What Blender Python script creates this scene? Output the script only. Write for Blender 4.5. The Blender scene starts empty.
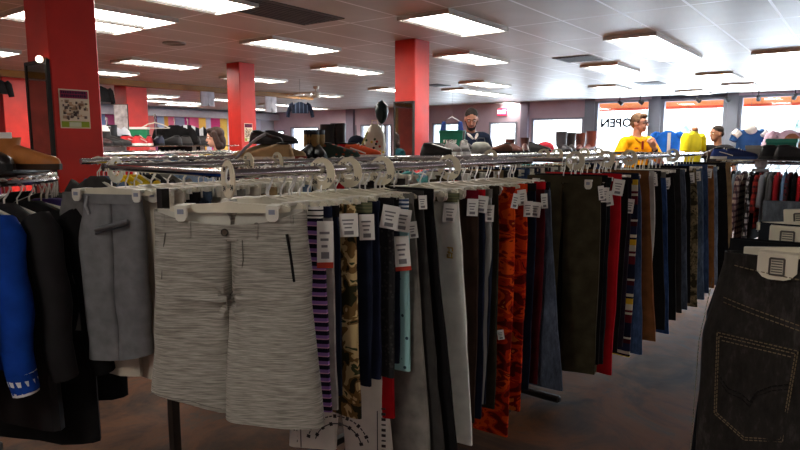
import bpy, math, random
from math import sin, cos, pi, radians, sqrt, atan2
from mathutils import Vector, Matrix
rnd = random.Random(7)
scn = bpy.context.scene
col = scn.collection
# ------------------------------------------------------------------ camera
H = 1.47; FPX = 620.0; TILT = math.atan(82/620.0)
cd = bpy.data.cameras.new('camera'); cam = bpy.data.objects.new('camera', cd); col.objects.link(cam)
cd.sensor_width = 36; cd.lens = 36*FPX/800; cd.clip_start = .05; cd.clip_end = 300
cam.location = (0, 0, H); cam.rotation_euler = (pi/2-TILT, 0, 0)
scn.camera = cam
def ray(px, py):
    a = (px-400)/FPX; b = (225-py)/FPX
    return Vector((a, b*sin(TILT)+cos(TILT), b*cos(TILT)-sin(TILT)))
def at_d(px, py, d):            # world point seen at a pixel, at forward distance d
    r = ray(px, py); return Vector((0, 0, H))+r*(d/r.y)
def at_z(px, py, z):            # world point seen at a pixel, at height z
    r = ray(px, py); return Vector((0, 0, H))+r*((z-H)/r.z)
AZ = radians(37)
U = Vector((sin(AZ), cos(AZ), 0)); V = Vector((cos(AZ), -sin(AZ), 0))
def uv(u, v, z=0): return U*u+V*v+Vector((0, 0, z))
def to_uv(p): return p.dot(U), p.dot(V)
ROOM = pi/2-AZ                   # rotation about z that takes +x onto U  (local y -> -V)
# ------------------------------------------------------------------ mesh builder
class MB:
    def __init__(s): s.v = []; s.f = []; s.m = []; s.k = 0
    def add(s, vs, fs):
        o = len(s.v); s.v += [tuple(x) for x in vs]; s.f += [tuple(i+o for i in f) for f in fs]; s.m += [s.k]*len(fs); return s
    def box(s, c, d, R=None, bev=0):
        x, y, z = d[0]/2, d[1]/2, d[2]/2
        if bev:
            b = min(bev, x*.9, y*.9, z*.9); vs = []; 
            for zz, e in ((-z, b), (-z+b, 0), (z-b, 0), (z, b)):
                xe, ye = x-e, y-e; c2 = b if e == 0 else b*.5
                vs += [(-xe+c2, -ye, zz), (xe-c2, -ye, zz), (xe, -ye+c2, zz), (xe, ye-c2, zz), (xe-c2, ye, zz), (-xe+c2, ye, zz), (-xe, ye-c2, zz), (-xe, -ye+c2, zz)]
            fs = [tuple(reversed(range(8))), tuple(range(24, 32))]
            for i in range(3):
                for j in range(8):
                    a = i*8+j; b2 = i*8+(j+1) % 8; fs.append((a, b2, b2+8, a+8))
        else:
            vs = [(-x,-y,-z),(x,-y,-z),(x,y,-z),(-x,y,-z),(-x,-y,z),(x,-y,z),(x,y,z),(-x,y,z)]
            fs = [(0,3,2,1),(4,5,6,7),(0,1,5,4),(1,2,6,5),(2,3,7,6),(3,0,4,7)]
        c = Vector(c); M = R if R is not None else Matrix.Identity(3)
        return s.add([c+M@Vector(p) for p in vs], fs)
    def rings(s, rs, cap0=True, cap1=True, closed=True):
        n = len(rs[0]); vs = [p for r in rs for p in r]; fs = []
        for i in range(len(rs)-1):
            for j in range(n if closed else n-1):
                a = i*n+j; b = i*n+(j+1) % n; fs.append((a, b, b+n, a+n))
        if cap0: fs.append(tuple(reversed(range(n))))
        if cap1: fs.append(tuple(range((len(rs)-1)*n, len(rs)*n)))
        return s.add(vs, fs)
    def tube(s, pts, r, n=8, cap=True):
        pts = [Vector(p) for p in pts]; rs = []; R = r if hasattr(r, '__len__') else [r]*len(pts)
        t0 = (pts[1]-pts[0]).normalized(); ref = Vector((0, 0, 1)) if abs(t0.z) < .9 else Vector((1, 0, 0))
        x = t0.cross(ref).normalized()
        for i, p in enumerate(pts):
            t = (pts[min(i+1, len(pts)-1)]-pts[max(i-1, 0)]).normalized()
            x = (x-t*x.dot(t)).normalized(); y = t.cross(x)
            rs.append([p+(x*cos(2*pi*j/n)+y*sin(2*pi*j/n))*R[i] for j in range(n)])
        return s.rings(rs, cap, cap)
    def cyl(s, a, b, r, n=12, r2=None): return s.tube([a, b], [r, r if r2 is None else r2], n)
    def ell(s, c, d, n=12, m=8, R=None):
        c = Vector(c); rs = []; M = R if R is not None else Matrix.Identity(3)
        for i in range(m+1):
            t = -pi/2+pi*i/m; t = max(-pi/2+.02, min(pi/2-.02, t))
            rs.append([c+M@Vector((d[0]*cos(t)*cos(2*pi*j/n), d[1]*cos(t)*sin(2*pi*j/n), d[2]*sin(t))) for j in range(n)])
        return s.rings(rs)
    def capsule(s, a, b, ra, rb, n=12):
        a = Vector(a); b = Vector(b); t = (b-a).normalized(); pts = []; rr = []
        for k in range(5): th = pi/2*(k+.15)/5; pts.append(a-t*ra*cos(th)); rr.append(ra*sin(th))
        for k in range(5): th = pi/2*(4.85-k)/5; pts.append(b+t*rb*cos(th)); rr.append(rb*sin(th))
        return s.tube(pts, rr, n)
    def prism(s, poly, y0, y1, M=None):      # polygon in xz, extruded along y
        n = len(poly); vs = [(x, y0, z) for x, z in poly]+[(x, y1, z) for x, z in poly]
        fs = [tuple(range(n)), tuple(reversed(range(n, 2*n)))]+[((j+1) % n, j, j+n, (j+1) % n+n) for j in range(n)]
        return s.add([M@Vector(p) for p in vs] if M is not None else vs, fs)
    def xf(s, M): s.v = [tuple(M@Vector(p)) for p in s.v]; return s
    def mesh(s, name, mats, smooth=True):
        me = bpy.data.meshes.new(name); me.from_pydata(s.v, [], s.f); 
        for m in (mats if isinstance(mats, (list, tuple)) else [mats]): me.materials.append(m)
        me.polygons.foreach_set('material_index', s.m)
        me.polygons.foreach_set('use_smooth', [smooth]*len(s.f)); me.update(); return me
def autosm(me, ang=40):
    try: me.set_sharp_from_angle(angle=radians(ang))
    except Exception: pass
    return me
def link(name, data, parent=None, loc=None, rz=None):
    o = bpy.data.objects.new(name, data); col.objects.link(o)
    if parent: o.parent = parent
    if loc is not None: o.location = loc
    if rz is not None: o.rotation_euler = (0, 0, rz)
    return o
def tag(o, label, cat, group=None, kind=None):
    o['label'] = label; o['category'] = cat
    if group: o['group'] = group
    if kind: o['kind'] = kind
    return o
def thing(name, label, cat, loc=(0, 0, 0), rz=0, group=None):
    o = bpy.data.objects.new(name, None); col.objects.link(o); o.empty_display_size = .05
    o.location = loc; o.rotation_euler = (0, 0, rz); return tag(o, label, cat, group)
def part(name, mb, m, parent, smooth=True, label=None):
    o = link(name, autosm(mb.mesh(name, m, smooth)), parent)
    if label: o['label'] = label
    return o
def struct(name, mb, m, smooth=False):
    o = link(name, mb.mesh(name, m, smooth)); o['kind'] = 'structure'; return o
def dup(root, loc, rz, label=None, group=None):
    r = root.copy(); col.objects.link(r); r.location = loc; r.rotation_euler = (0, 0, rz)
    if label: r['label'] = label
    if group: r['group'] = group
    for ch in list(root.children):
        c = ch.copy(); col.objects.link(c); c.parent = r
        for g in ch.children:
            d = g.copy(); col.objects.link(d); d.parent = c
    return r
# ------------------------------------------------------------------ materials
def lin(c):
    return tuple((x/12.92 if x <= .04045 else ((x+.055)/1.055)**2.4) for x in [k/255 for k in c])+(1,)
MC = {}
def base(name):
    m = bpy.data.materials.new(name); m.use_nodes = True; nt = m.node_tree
    return m, nt, nt.nodes['Principled BSDF']
def N(nt, t, **kw):
    n = nt.nodes.new(t)
    for k, v in kw.items():
        if k[0] == '_': n.inputs[k[1:].replace('_', ' ')].default_value = v
        else: setattr(n, k, v)
    return n
def coords(nt, scale=(1, 1, 1), rot=(0, 0, 0), loc=(0, 0, 0)):
    t = N(nt, 'ShaderNodeTexCoord'); mp = N(nt, 'ShaderNodeMapping')
    mp.inputs['Scale'].default_value = scale; mp.inputs['Rotation'].default_value = rot; mp.inputs['Location'].default_value = loc
    nt.links.new(t.outputs['Object'], mp.inputs['Vector']); return mp.outputs['Vector']
def ramp(nt, fac, stops, const=False):
    r = N(nt, 'ShaderNodeValToRGB'); cr = r.color_ramp
    if const: cr.interpolation = 'CONSTANT'
    while len(cr.elements) < len(stops): cr.elements.new(.5)
    for e, (p, c) in zip(cr.elements, stops): e.position = p; e.color = lin(c)
    nt.links.new(fac, r.inputs['Fac']); return r.outputs['Color']
def flat(c, rough=.6, metal=0, var=.12, scale=6, bump=0, spec=.3):
    key = (tuple(c), rough, metal, var, scale, bump)
    if key in MC: return MC[key]
    m, nt, b = base('plain'); v = coords(nt)
    n = N(nt, 'ShaderNodeTexNoise', _Scale=scale, _Detail=4.0); nt.links.new(v, n.inputs['Vector'])
    lo = [max(0, k*(1-var)) for k in c]; hi = [min(255, k*(1+var*.6)) for k in c]
    nt.links.new(ramp(nt, n.outputs['Fac'], [(.3, lo), (.7, hi)]), b.inputs['Base Color'])
    b.inputs['Roughness'].default_value = rough; b.inputs['Metallic'].default_value = metal
    b.inputs['Specular IOR Level'].default_value = spec
    if bump:
        bp = N(nt, 'ShaderNodeBump', _Strength=bump, _Distance=.004); nt.links.new(n.outputs['Fac'], bp.inputs['Height']); nt.links.new(bp.outputs['Normal'], b.inputs['Normal'])
    MC[key] = m; return m
def cloth(c, var=.18): return flat(c, .9, 0, var, 14, .35, .1)
def bandmat(stops, scale, axis=2, rough=.9, noise=0, off=0):      # repeating stripes along an object axis
    m, nt, b = base('striped'); t = N(nt, 'ShaderNodeTexCoord'); sx = N(nt, 'ShaderNodeSeparateXYZ')
    nt.links.new(t.outputs['Object'], sx.inputs[0]); src = sx.outputs[axis]
    a = N(nt, 'ShaderNodeMath', operation='MULTIPLY_ADD'); a.inputs[1].default_value = scale; a.inputs[2].default_value = off+50; nt.links.new(src, a.inputs[0])
    f = N(nt, 'ShaderNodeMath', operation='FRACT'); nt.links.new(a.outputs[0], f.inputs[0])
    nt.links.new(ramp(nt, f.outputs[0], stops, True), b.inputs['Base Color']); b.inputs['Roughness'].default_value = rough
    b.inputs['Specular IOR Level'].default_value = .1; return m
def plaid(c0, c1, c2, sx_=22, sz_=18):
    m, nt, b = base('plaid'); t = N(nt, 'ShaderNodeTexCoord'); s = N(nt, 'ShaderNodeSeparateXYZ'); nt.links.new(t.outputs['Object'], s.inputs[0])
    outs = []
    for ax, sc in ((0, sx_), (1, sx_), (2, sz_)):
        a = N(nt, 'ShaderNodeMath', operation='MULTIPLY'); a.inputs[1].default_value = sc; nt.links.new(s.outputs[ax], a.inputs[0])
        f = N(nt, 'ShaderNodeMath', operation='PINGPONG'); f.inputs[1].default_value = .5; nt.links.new(a.outputs[0], f.inputs[0])
        g = N(nt, 'ShaderNodeMath', operation='GREATER_THAN'); g.inputs[1].default_value = .3; nt.links.new(f.outputs[0], g.inputs[0]); outs.append(g.outputs[0])
    s1 = N(nt, 'ShaderNodeMath', operation='ADD'); nt.links.new(outs[0], s1.inputs[0]); nt.links.new(outs[2], s1.inputs[1])
    h = N(nt, 'ShaderNodeMath', operation='MULTIPLY'); h.inputs[1].default_value = .4; nt.links.new(s1.outputs[0], h.inputs[0])
    nt.links.new(ramp(nt, h.outputs[0], [(0, c0), (.3, c1), (.7, c2)], True), b.inputs['Base Color']); b.inputs['Roughness'].default_value = .9
    return m
def camo(cols, scale=14, stretch=(1, 1, 1), seed=0):
    m, nt, b = base('camouflage'); v = coords(nt, stretch, loc=(seed, seed*.7, 0))
    n = N(nt, 'ShaderNodeTexNoise', _Scale=scale, _Detail=2.5, _Distortion=.8); nt.links.new(v, n.inputs['Vector'])
    k = len(cols); st = [(0, cols[0])]+[(.34+.32*i/(k-1), cols[i]) for i in range(1, k)]
    nt.links.new(ramp(nt, n.outputs['Fac'], st, True), b.inputs['Base Color']); b.inputs['Roughness'].default_value = .9; b.inputs['Specular IOR Level'].default_value = .1
    return m
def heather(c0, c1, c2):
    m, nt, b = base('heather_weave'); v = coords(nt, (16, 16, 330))
    n = N(nt, 'ShaderNodeTexNoise', _Scale=1.0, _Detail=4.0, _Roughness=.6); nt.links.new(v, n.inputs['Vector'])
    nt.links.new(ramp(nt, n.outputs['Fac'], [(.3, c0), (.5, c1), (.72, c2)]), b.inputs['Base Color']); b.inputs['Roughness'].default_value = .92; b.inputs['Specular IOR Level'].default_value = .1
    bp = N(nt, 'ShaderNodeBump', _Strength=.25, _Distance=.003); nt.links.new(n.outputs['Fac'], bp.inputs['Height']); nt.links.new(bp.outputs['Normal'], b.inputs['Normal'])
    return m
def dots(c0, c1, scale=28, th=.2):
    m, nt, b = base('dotted'); v = coords(nt, (1, 1, 1))
    n = N(nt, 'ShaderNodeTexVoronoi', _Scale=scale); nt.links.new(v, n.inputs['Vector'])
    nt.links.new(ramp(nt, n.outputs['Distance'], [(0, c1), (th, c0)], True), b.inputs['Base Color']); b.inputs['Roughness'].default_value = .9; return m
def denim(c, worn=1.35, fine=60):
    key = ('denim', tuple(c))
    if key in MC: return MC[key]
    m, nt, b = base('denim'); v = coords(nt, (1, 1, .35))
    n = N(nt, 'ShaderNodeTexNoise', _Scale=fine, _Detail=6.0, _Roughness=.7); nt.links.new(v, n.inputs['Vector'])
    n2 = N(nt, 'ShaderNodeTexNoise', _Scale=7.0, _Detail=3.0); nt.links.new(v, n2.inputs['Vector'])
    mx = N(nt, 'ShaderNodeMath', operation='MULTIPLY_ADD'); mx.inputs[1].default_value = .55; nt.links.new(n.outputs['Fac'], mx.inputs[0])
    m2 = N(nt, 'ShaderNodeMath', operation='MULTIPLY'); m2.inputs[1].default_value = .45; nt.links.new(n2.outputs['Fac'], m2.inputs[0]); nt.links.new(m2.outputs[0], mx.inputs[2])
    nt.links.new(ramp(nt, mx.outputs[0], [(.32, [k*.6 for k in c]), (.52, c), (.72, [min(255, k*worn+8) for k in c])]), b.inputs['Base Color'])
    b.inputs['Roughness'].default_value = .9; b.inputs['Specular IOR Level'].default_value = .1
    bp = N(nt, 'ShaderNodeBump', _Strength=.3, _Distance=.002); nt.links.new(mx.outputs[0], bp.inputs['Height']); nt.links.new(bp.outputs['Normal'], b.inputs['Normal'])
    MC[key] = m; return m
def emis(c, s, tex=False):
    m, nt, b = base('glowing'); b.inputs['Base Color'].default_value = lin(c); b.inputs['Emission Color'].default_value = lin(c); b.inputs['Emission Strength'].default_value = s
    if tex:
        v = coords(nt); n = N(nt, 'ShaderNodeTexNoise', _Scale=3.0); nt.links.new(v, n.inputs['Vector'])
        nt.links.new(ramp(nt, n.outputs['Fac'], [(.2, [k*.96 for k in c]), (.8, c)]), b.inputs['Emission Color'])
    return m
M_chrome = flat((205, 205, 208), .16, 1, .06, 8); M_steel = flat((120, 120, 122), .3, .9, .1)
M_dmetal = flat((62, 58, 55), .4, .7, .1); M_white = flat((226, 222, 208), .45, 0, .05, 8); M_cream = flat((222, 214, 192), .5, 0, .07, 8)
M_hook = flat((226, 224, 220), .25, .1, .05, 8); M_black = flat((22, 21, 22), .6); M_dark = flat((38, 35, 34), .6)
M_paper = flat((236, 233, 226), .8, 0, .03); M_ink = flat((70, 68, 70), .8); M_mark = flat((60, 58, 62), .6)
M_red = flat((206, 42, 30), .42, 0, .10, 3, 0, .4); M_brass = flat((150, 112, 60), .35, .8)
# ------------------------------------------------------------------ room shell (built in room axes: local x = U, local y = -V)
HC = 2.72; UF = 17.78; VL = -20.0; VR = 7.0; UB = -5.0
def rstruct(name, mb, m, smooth=False):
    o = struct(name, mb, m, smooth); o.rotation_euler = (0, 0, ROOM); return o
def rb(mb, u0, u1, v0, v1, z0, z1):      # box by room-axis limits
    return mb.box(((u0+u1)/2, -(v0+v1)/2, (z0+z1)/2), (abs(u1-u0), abs(v1-v0), abs(z1-z0)))
def mat_floor():
    m, nt, b = base('stained_concrete'); v = coords(nt)
    n = N(nt, 'ShaderNodeTexNoise', _Scale=1.7, _Detail=9.0, _Roughness=.68, _Distortion=.9); nt.links.new(v, n.inputs['Vector'])
    nt.links.new(ramp(nt, n.outputs['Fac'], [(.3, (34, 28, 26)), (.45, (76, 52, 36)), (.56, (104, 64, 38)), (.66, (78, 64, 52)), (.78, (114, 90, 66))]), b.inputs['Base Color'])
    n2 = N(nt, 'ShaderNodeTexNoise', _Scale=9.0, _Detail=4.0); nt.links.new(v, n2.inputs['Vector'])
    mr = N(nt, 'ShaderNodeMapRange', _To_Min=.5, _To_Max=.75); nt.links.new(n2.outputs['Fac'], mr.inputs['Value']); nt.links.new(mr.outputs[0], b.inputs['Roughness']); b.inputs['Specular IOR Level'].default_value = .10; return m
gu0 = to_uv(at_z(563.3, 20.6, HC))[0]; gv0 = to_uv(at_z(600, 2.0, HC))[1]
def mat_ceiling():
    m, nt, b = base('ceiling_tile'); t = N(nt, 'ShaderNodeTexCoord'); s = N(nt, 'ShaderNodeSeparateXYZ'); nt.links.new(t.outputs['Object'], s.inputs[0])
    gs = []
    for ax, off, pitch, w in ((0, -gu0, 1.22, .026), (1, gv0, .61, .026)):
        a = N(nt, 'ShaderNodeMath', operation='ADD'); a.inputs[1].default_value = off+pitch*100; nt.links.new(s.outputs[ax], a.inputs[0])
        d = N(nt, 'ShaderNodeMath', operation='PINGPONG'); d.inputs[1].default_value = pitch/2; nt.links.new(a.outputs[0], d.inputs[0])
        g = N(nt, 'ShaderNodeMath', operation='LESS_THAN'); g.inputs[1].default_value = w/2; nt.links.new(d.outputs[0], g.inputs[0]); gs.append(g.outputs[0])
    mx = N(nt, 'ShaderNodeMath', operation='MAXIMUM'); nt.links.new(gs[0], mx.inputs[0]); nt.links.new(gs[1], mx.inputs[1])
    n = N(nt, 'ShaderNodeTexNoise', _Scale=1.3, _Detail=5.0); nt.links.new(t.outputs['Object'], n.inputs['Vector'])
    c = ramp(nt, n.outputs['Fac'], [(.3, (176, 172, 168)), (.7, (196, 192, 188))])
    mix = N(nt, 'ShaderNodeMix', data_type='RGBA'); nt.links.new(mx.outputs[0], mix.inputs[0]); nt.links.new(c, mix.inputs[6]); mix.inputs[7].default_value = lin((240, 240, 242))
    nt.links.new(mix.outputs[2], b.inputs['Base Color']); b.inputs['Roughness'].default_value = .46; b.inputs['Specular IOR Level'].default_value = .42; return m
M_wall = flat((190, 170, 182), .8, 0, .05, 2); M_post = flat((120, 124, 134), .6, 0, .06, 2); M_beam = flat((150, 104, 48), .5, 0, .15, 4)
rstruct('floor', rb(MB(), UB, UF, VL, VR, -.1, 0), mat_floor())
rstruct('ceiling', rb(MB(), UB, UF+.2, VL, VR, HC, HC+.1), mat_ceiling())
rstruct('wall_back', rb(MB(), UB-.1, UB, VL, VR, 0, HC), M_wall)
rstruct('wall_right', rb(MB(), UB, UF, VR, VR+.1, 0, HC), M_wall)
rstruct('wall_left', rb(MB(), UB, UF, VL-.1, VL, 0, HC), flat((186, 186, 196), .8, 0, .05, 2))
def ray_u(px, u): a = (px-400)/FPX; k = u/(a*U.x+U.y); return k*(a*V.x+V.y), k       # v, forward distance where a column of the picture meets plane u
def ray_v(px, v): a = (px-400)/FPX; k = v/(a*V.x+V.y); return k*(a*U.x+U.y), k
def zat(py, d): return H+(143.4-py)/625*d*1.0
# front wall with its openings
openings = [(268, 286, 131, 0), (292, 320, 127.5, .5), (344, 357, 126, .5), (361, 392, 125, .5), (432, 462, 123.5, .5), (488, 516, 122.5, 0), (530, 582, 118.5, .5),
            (592, 648, 101.5, .35), (657, 722, 99.5, .35), (733, 830, 95, .35)]
ops = []
for x0, x1, yt, zb in openings:
    v0, d0 = ray_u(x0, UF); v1, d1 = ray_u(x1, UF); ops.append((v0, v1, min(HC-.04, zat(yt, (d0+d1)/2)), zb))
v1 = ops[-1][1]; ops.append((v1+.35, min(v1+3.6, VR-.4), 2.62, .35))
fw = MB(); cur = VL
for (v0, v1, zt, zb) in ops:
    rb(fw, UF, UF+.18, cur, v0, 0, HC); rb(fw, UF, UF+.18, v0, v1, zt, HC)
    if zb: rb(fw, UF, UF+.18, v0, v1, 0, zb)
    cur = v1
rb(fw, UF, UF+.18, cur, VR, 0, HC)
rstruct('wall_front', fw, M_wall)
mg, nt, b = base('window_glass'); nt.nodes.remove(b); tr = N(nt, 'ShaderNodeBsdfTransparent'); gl = N(nt, 'ShaderNodeBsdfGlossy', _Roughness=.02); mi = N(nt, 'ShaderNodeMixShader'); mi.inputs[0].default_value = .05
tr.inputs[0].default_value = (.95, .98, 1, 1); nt.links.new(tr.outputs[0], mi.inputs[1]); nt.links.new(gl.outputs[0], mi.inputs[2]); nt.links.new(mi.outputs[0], nt.nodes['Material Output'].inputs[0])
kw = kd = 0
for i, (v0, v1, zt, zb) in enumerate(ops):
    f = MB(); w = .07 if i < 7 else .09
    for (a, b2) in ((v0, v0+w), (v1-w, v1)): rb(f, UF-.02, UF+.12, a, b2, zb, zt)
    rb(f, UF-.02, UF+.12, v0, v1, zt-.06, zt); rb(f, UF-.02, UF+.12, v0, v1, zb, zb+.08)
    if i == 3: m_ = ray_u(385.5, UF)[0]; rb(f, UF-.02, UF+.12, m_-.05, m_+.05, zb, zt)
    if zb == 0: rb(f, UF+.0, UF+.08, v0, v1, .95, 1.05)
    if zb: kw += 1; nm = 'window_%d' % kw
    else: kd += 1; nm = 'door_%d' % kd
    o = rstruct(nm, f, M_post if i > 6 else flat((140, 140, 152), .5, 0, .05, 2))
    p = link('pane', rb(MB(), UF+.045, UF+.055, v0+w*.5, v1-w*.5, zb+.04, zt-.03).mesh('pane', mg, False), o)
    if not zb: part('push_bar', MB().tube([(UF-.06, -(v0+.12), 1.0), (UF-.06, -(v1-.12), 1.0)], .02), M_steel, o)
# grey posts between the big windows and the dark head rail
kt = 0
for x0, x1 in ((582.5, 592), (648, 657), (722.5, 733)):
    kt += 1; v0 = ray_u(x0, UF)[0]; v1 = ray_u(x1, UF)[0]
    rstruct('trim_%d' % kt, rb(MB(), UF-.06, UF-.005, v0, v1, 0, HC), M_post)
va = ray_u(657, UF)[0]; vb = ray_u(722, UF)[0]
kt += 1; rstruct('trim_%d' % kt, rb(MB(), UF-.05, UF-.005, va, vb, HC-.09, HC), flat((52, 56, 70), .5))
for x in (352, 425, 524):
    kt += 1; v0 = ray_u(x-3.5, UF)[0]; v1 = ray_u(x+3.5, UF)[0]; rstruct('trim_%d' % kt, rb(MB(), UF-.12, UF-.005, v0, v1, 0, HC), flat((132, 124, 140), .7, 0, .05, 2))
# gold-brown beam under the ceiling on the left
ub = ray_v(315, -11.95)[0]
kt += 1; rstruct('trim_%d' % kt, rb(MB(), UB, ub, -12.1, -11.95, 2.605, HC), M_beam)
# far left wall: pale band and painted stripes
kt += 1; rstruct('trim_%d' % kt, rb(MB(), 4, UF, VL, VL+.35, 2.40, 2.63), flat((196, 200, 212), .6, 0, .04))
stripes = [(-60, 2, (96, 40, 74)), (2, 12, (120, 120, 150)), (12, 100, (96, 104, 136)), (100, 109, (104, 128, 170)), (109, 118, (150, 62, 110)), (118, 148, (190, 110, 120)), (148, 157, (206, 120, 120)), (157, 160, (110, 60, 100)), (160, 167, (150, 170, 205)), (167, 171, (214, 160, 70)),
           (171, 177, (226, 116, 150)), (177, 187, (150, 154, 186)), (187, 192, (196, 60, 130)), (192, 201, (232, 104, 150)), (201, 208, (246, 196, 96)), (208, 213, (196, 196, 222)), (213, 222, (214, 70, 140)), (222, 229, (250, 206, 100)), (229, 262, (206, 206, 224))]
for x0, x1, c in stripes:
    u0 = ray_v(x0, VL)[0]; u1 = min(UF, ray_v(x1, VL)[0]); kt += 1
    rstruct('trim_%d' % kt, rb(MB(), u0, u1, VL, VL+.02, 0, 2.40), flat(c, .7, 0, .05, 2))
# ------------------------------------------------------------------ columns
def column(px, d, s, label, half=None):
    p = at_d(px, 143.4, d); o = thing('column', label, 'column', (p.x, p.y, 0), ROOM, 'red square columns')
    part('shaft', MB().box((0, 0, HC/2), (s, s, HC), bev=.008), M_red, o, False)
    part('plinth', MB().box((0, 0, .06), (s+.03, s+.03, .12), bev=.01), flat((70, 24, 20), .5), o, False)
    return o, p
S1 = .312
c1, p1 = column(69, 4.2, S1, 'large red square column at the left with the poster and a mirror')
c2, p2 = column(243, 10.1, S1, 'middle-distance red square column with a small poster, behind the brown-haired woman')
c3, p3 = column(412, 7.9, S1, 'red square column near the centre with a mirror on its left side')
column(133.5, 13.1, .46, 'red column beyond the brown beam, above the shoe shelf')
column(14, 11.4, .40, 'red column at the far left edge, beyond the brown beam')
M_mirror = flat((210, 212, 214), .03, 1, .01)
def mirror(c, s, z0, z1, label):
    o = thing('column_mirror', label, 'mirror', c.location, ROOM)
    part('glass', MB().box((-s/2-.012, 0, (z0+z1)/2), (.012, s-.05, z1-z0)), M_mirror, o, False)
    f = MB()
    for y in (-1, 1): f.box((-s/2-.012, y*(s/2-.012), (z0+z1)/2), (.022, .024, z1-z0+.03))
    f.box((-s/2-.012, 0, z1+.008), (.022, s, .02)); f.box((-s/2-.012, 0, z0-.008), (.022, s, .02))
    part('frame', f, M_dark, o, False); return o
mirror(c1, S1, .5, zat(65, 4.0), 'tall mirror on the left face of the large red column with the poster')
mirror(c3, S1, .7, zat(104, 7.8), 'mirror on the left face of the central red column')
# posters: glyph-like marks only, the print is too small to read
def poster(p, col_, s, x0, x1, y0, y1, d, label):
    # lies on the -V... right-hand face of the column: face normal = V mirrored (local +y)
    o = thing('poster', label, 'poster', col_.location, ROOM)
    a = at_d(x0, (y0+y1)/2, d); b2 = at_d(x1, (y0+y1)/2, d)
    def loc(px): # local x on the face (local y = -s/2)
        a_ = (px-400)/FPX; vface = to_uv(col_.location)[1]+s/2; k = vface/(a_*V.x+V.y)
        return k*(a_*U.x+U.y)-to_uv(col_.location)[0], k
    xa, ka = loc(x0); xb, kb = loc(x1); k = (ka+kb)/2; za = zat(y0, k); zb = zat(y1, k); w = xb-xa; h = za-zb; yf = -s/2-.004
    def bx(mb, u0, u1, w0, w1, e): return mb.box((xa+w*(u0+u1)/2, yf-e, za-h*(w0+w1)/2), (w*(u1-u0), .003, h*(w1-w0)))
    part('sheet', bx(MB(), 0, 1, 0, 1, 0), flat((232, 214, 190), .7, 0, .03), o, False)
    part('header', bx(MB(), .04, .96, .03, .23, .002), flat((156, 24, 74), .6, 0, .05), o, False)
    g = MB(); r = random.Random(3)
    for row in range(2):
        x = .07
        while x < .9:
            ww = r.uniform(.03, .075); bx(g, x, x+ww, .05+row*.085, .115+row*.085, .004); x += ww+.02
    part('header_lettering', g, flat((60, 14, 50), .6), o, False)
    part('footer', bx(MB(), .04, .96, .82, .97, .002), flat((150, 170, 44), .6, 0, .1), o, False); part('footer_label', bx(MB(), .28, .68, .84, .96, .004), flat((222, 222, 190), .6), o, False)
    g = MB()
    for i in range(34):
        x = r.uniform(.08, .86); y = r.uniform(.3, .74); bx(g, x, x+r.uniform(.02, .09), y, y+r.uniform(.015, .09), .003)
    part('picture_print', g, flat((112, 92, 84), .7, 0, .3, 30), o, False)
    g = MB()
    for i in range(26):
        x = r.uniform(.06, .82); y = r.uniform(.27, .72); bx(g, x, x+r.uniform(.05, .14), y, y+r.uniform(.02, .08), .002)
    part('picture_tint', g, flat((196, 160, 130), .7, 0, .25, 30), o, False)
poster(p1, c1, S1, 64.5, 94, 91, 129, 4.0, 'poster with a crimson heading and green foot taped on the large red column')
poster(p2, c2, S1, 233+13, 241+13, 124, 142, 10, 'small pale poster on the middle-distance red column')
bl = thing('wall_bulb', 'round glowing bulb above the mirror on the large red column', 'bulb', c1.location, ROOM)
part('globe', MB().ell((-S1/2-.045, .02-.14, zat(64, 4.0)+.01), (.022, .022, .022), 12, 8), emis((255, 240, 215), 4), bl)
part('holder', MB().cyl((-S1/2-.03, .02-.14, zat(64, 4.0)+.01), (-S1/2, .02-.14, zat(64, 4.0)+.01), .016), M_brass, bl)
# ------------------------------------------------------------------ ceiling lights
LIGHT = 19.0
M_lens = emis((255, 250, 240), LIGHT, True); M_fix = flat((205, 200, 192), .35, .1, .04); M_louvre = flat((60, 58, 56), .4, .2)
fixture_tpl = None; used = set()
def fixture(px, py, label, snap=True):
    global fixture_tpl
    u, v = to_uv(at_z(px, py, HC))
    iu = math.floor((u-gu0)/1.22); iv = math.floor((v-gv0)/.61)
    if snap:
        for du, dv in ((0, 0), (0, 1), (0, -1), (1, 0), (-1, 0)):
            if (iu+du, iv+dv) not in used: iu += du; iv += dv; break
        used.add((iu, iv)); u = gu0+1.22*(iu+.5); v = gv0+.61*(iv+.5)
    p = uv(u, v, HC)
    if fixture_tpl is None:
        o = thing('ceiling_light', label, 'ceiling light', p, ROOM, 'fluorescent ceiling troffers')
        f = MB(); f.box((0, .29, -.022), (1.2, .03, .044)); f.box((0, -.29, -.022), (1.2, .03, .044)); f.box((.592, 0, -.022), (.016, .56, .044)); f.box((-.592, 0, -.022), (.016, .56, .044))
        part('frame', f, M_fix, o, False)
        part('diffuser', MB().box((0, 0, -.012), (1.16, .54, .012)), M_lens, o, False)
        part('side_louvre', MB().box((0, .262, -.024), (1.12, .018, .03)), M_louvre, o, False)
        fixture_tpl = o
    else: o = dup(fixture_tpl, p, ROOM, label)
    return o
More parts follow.
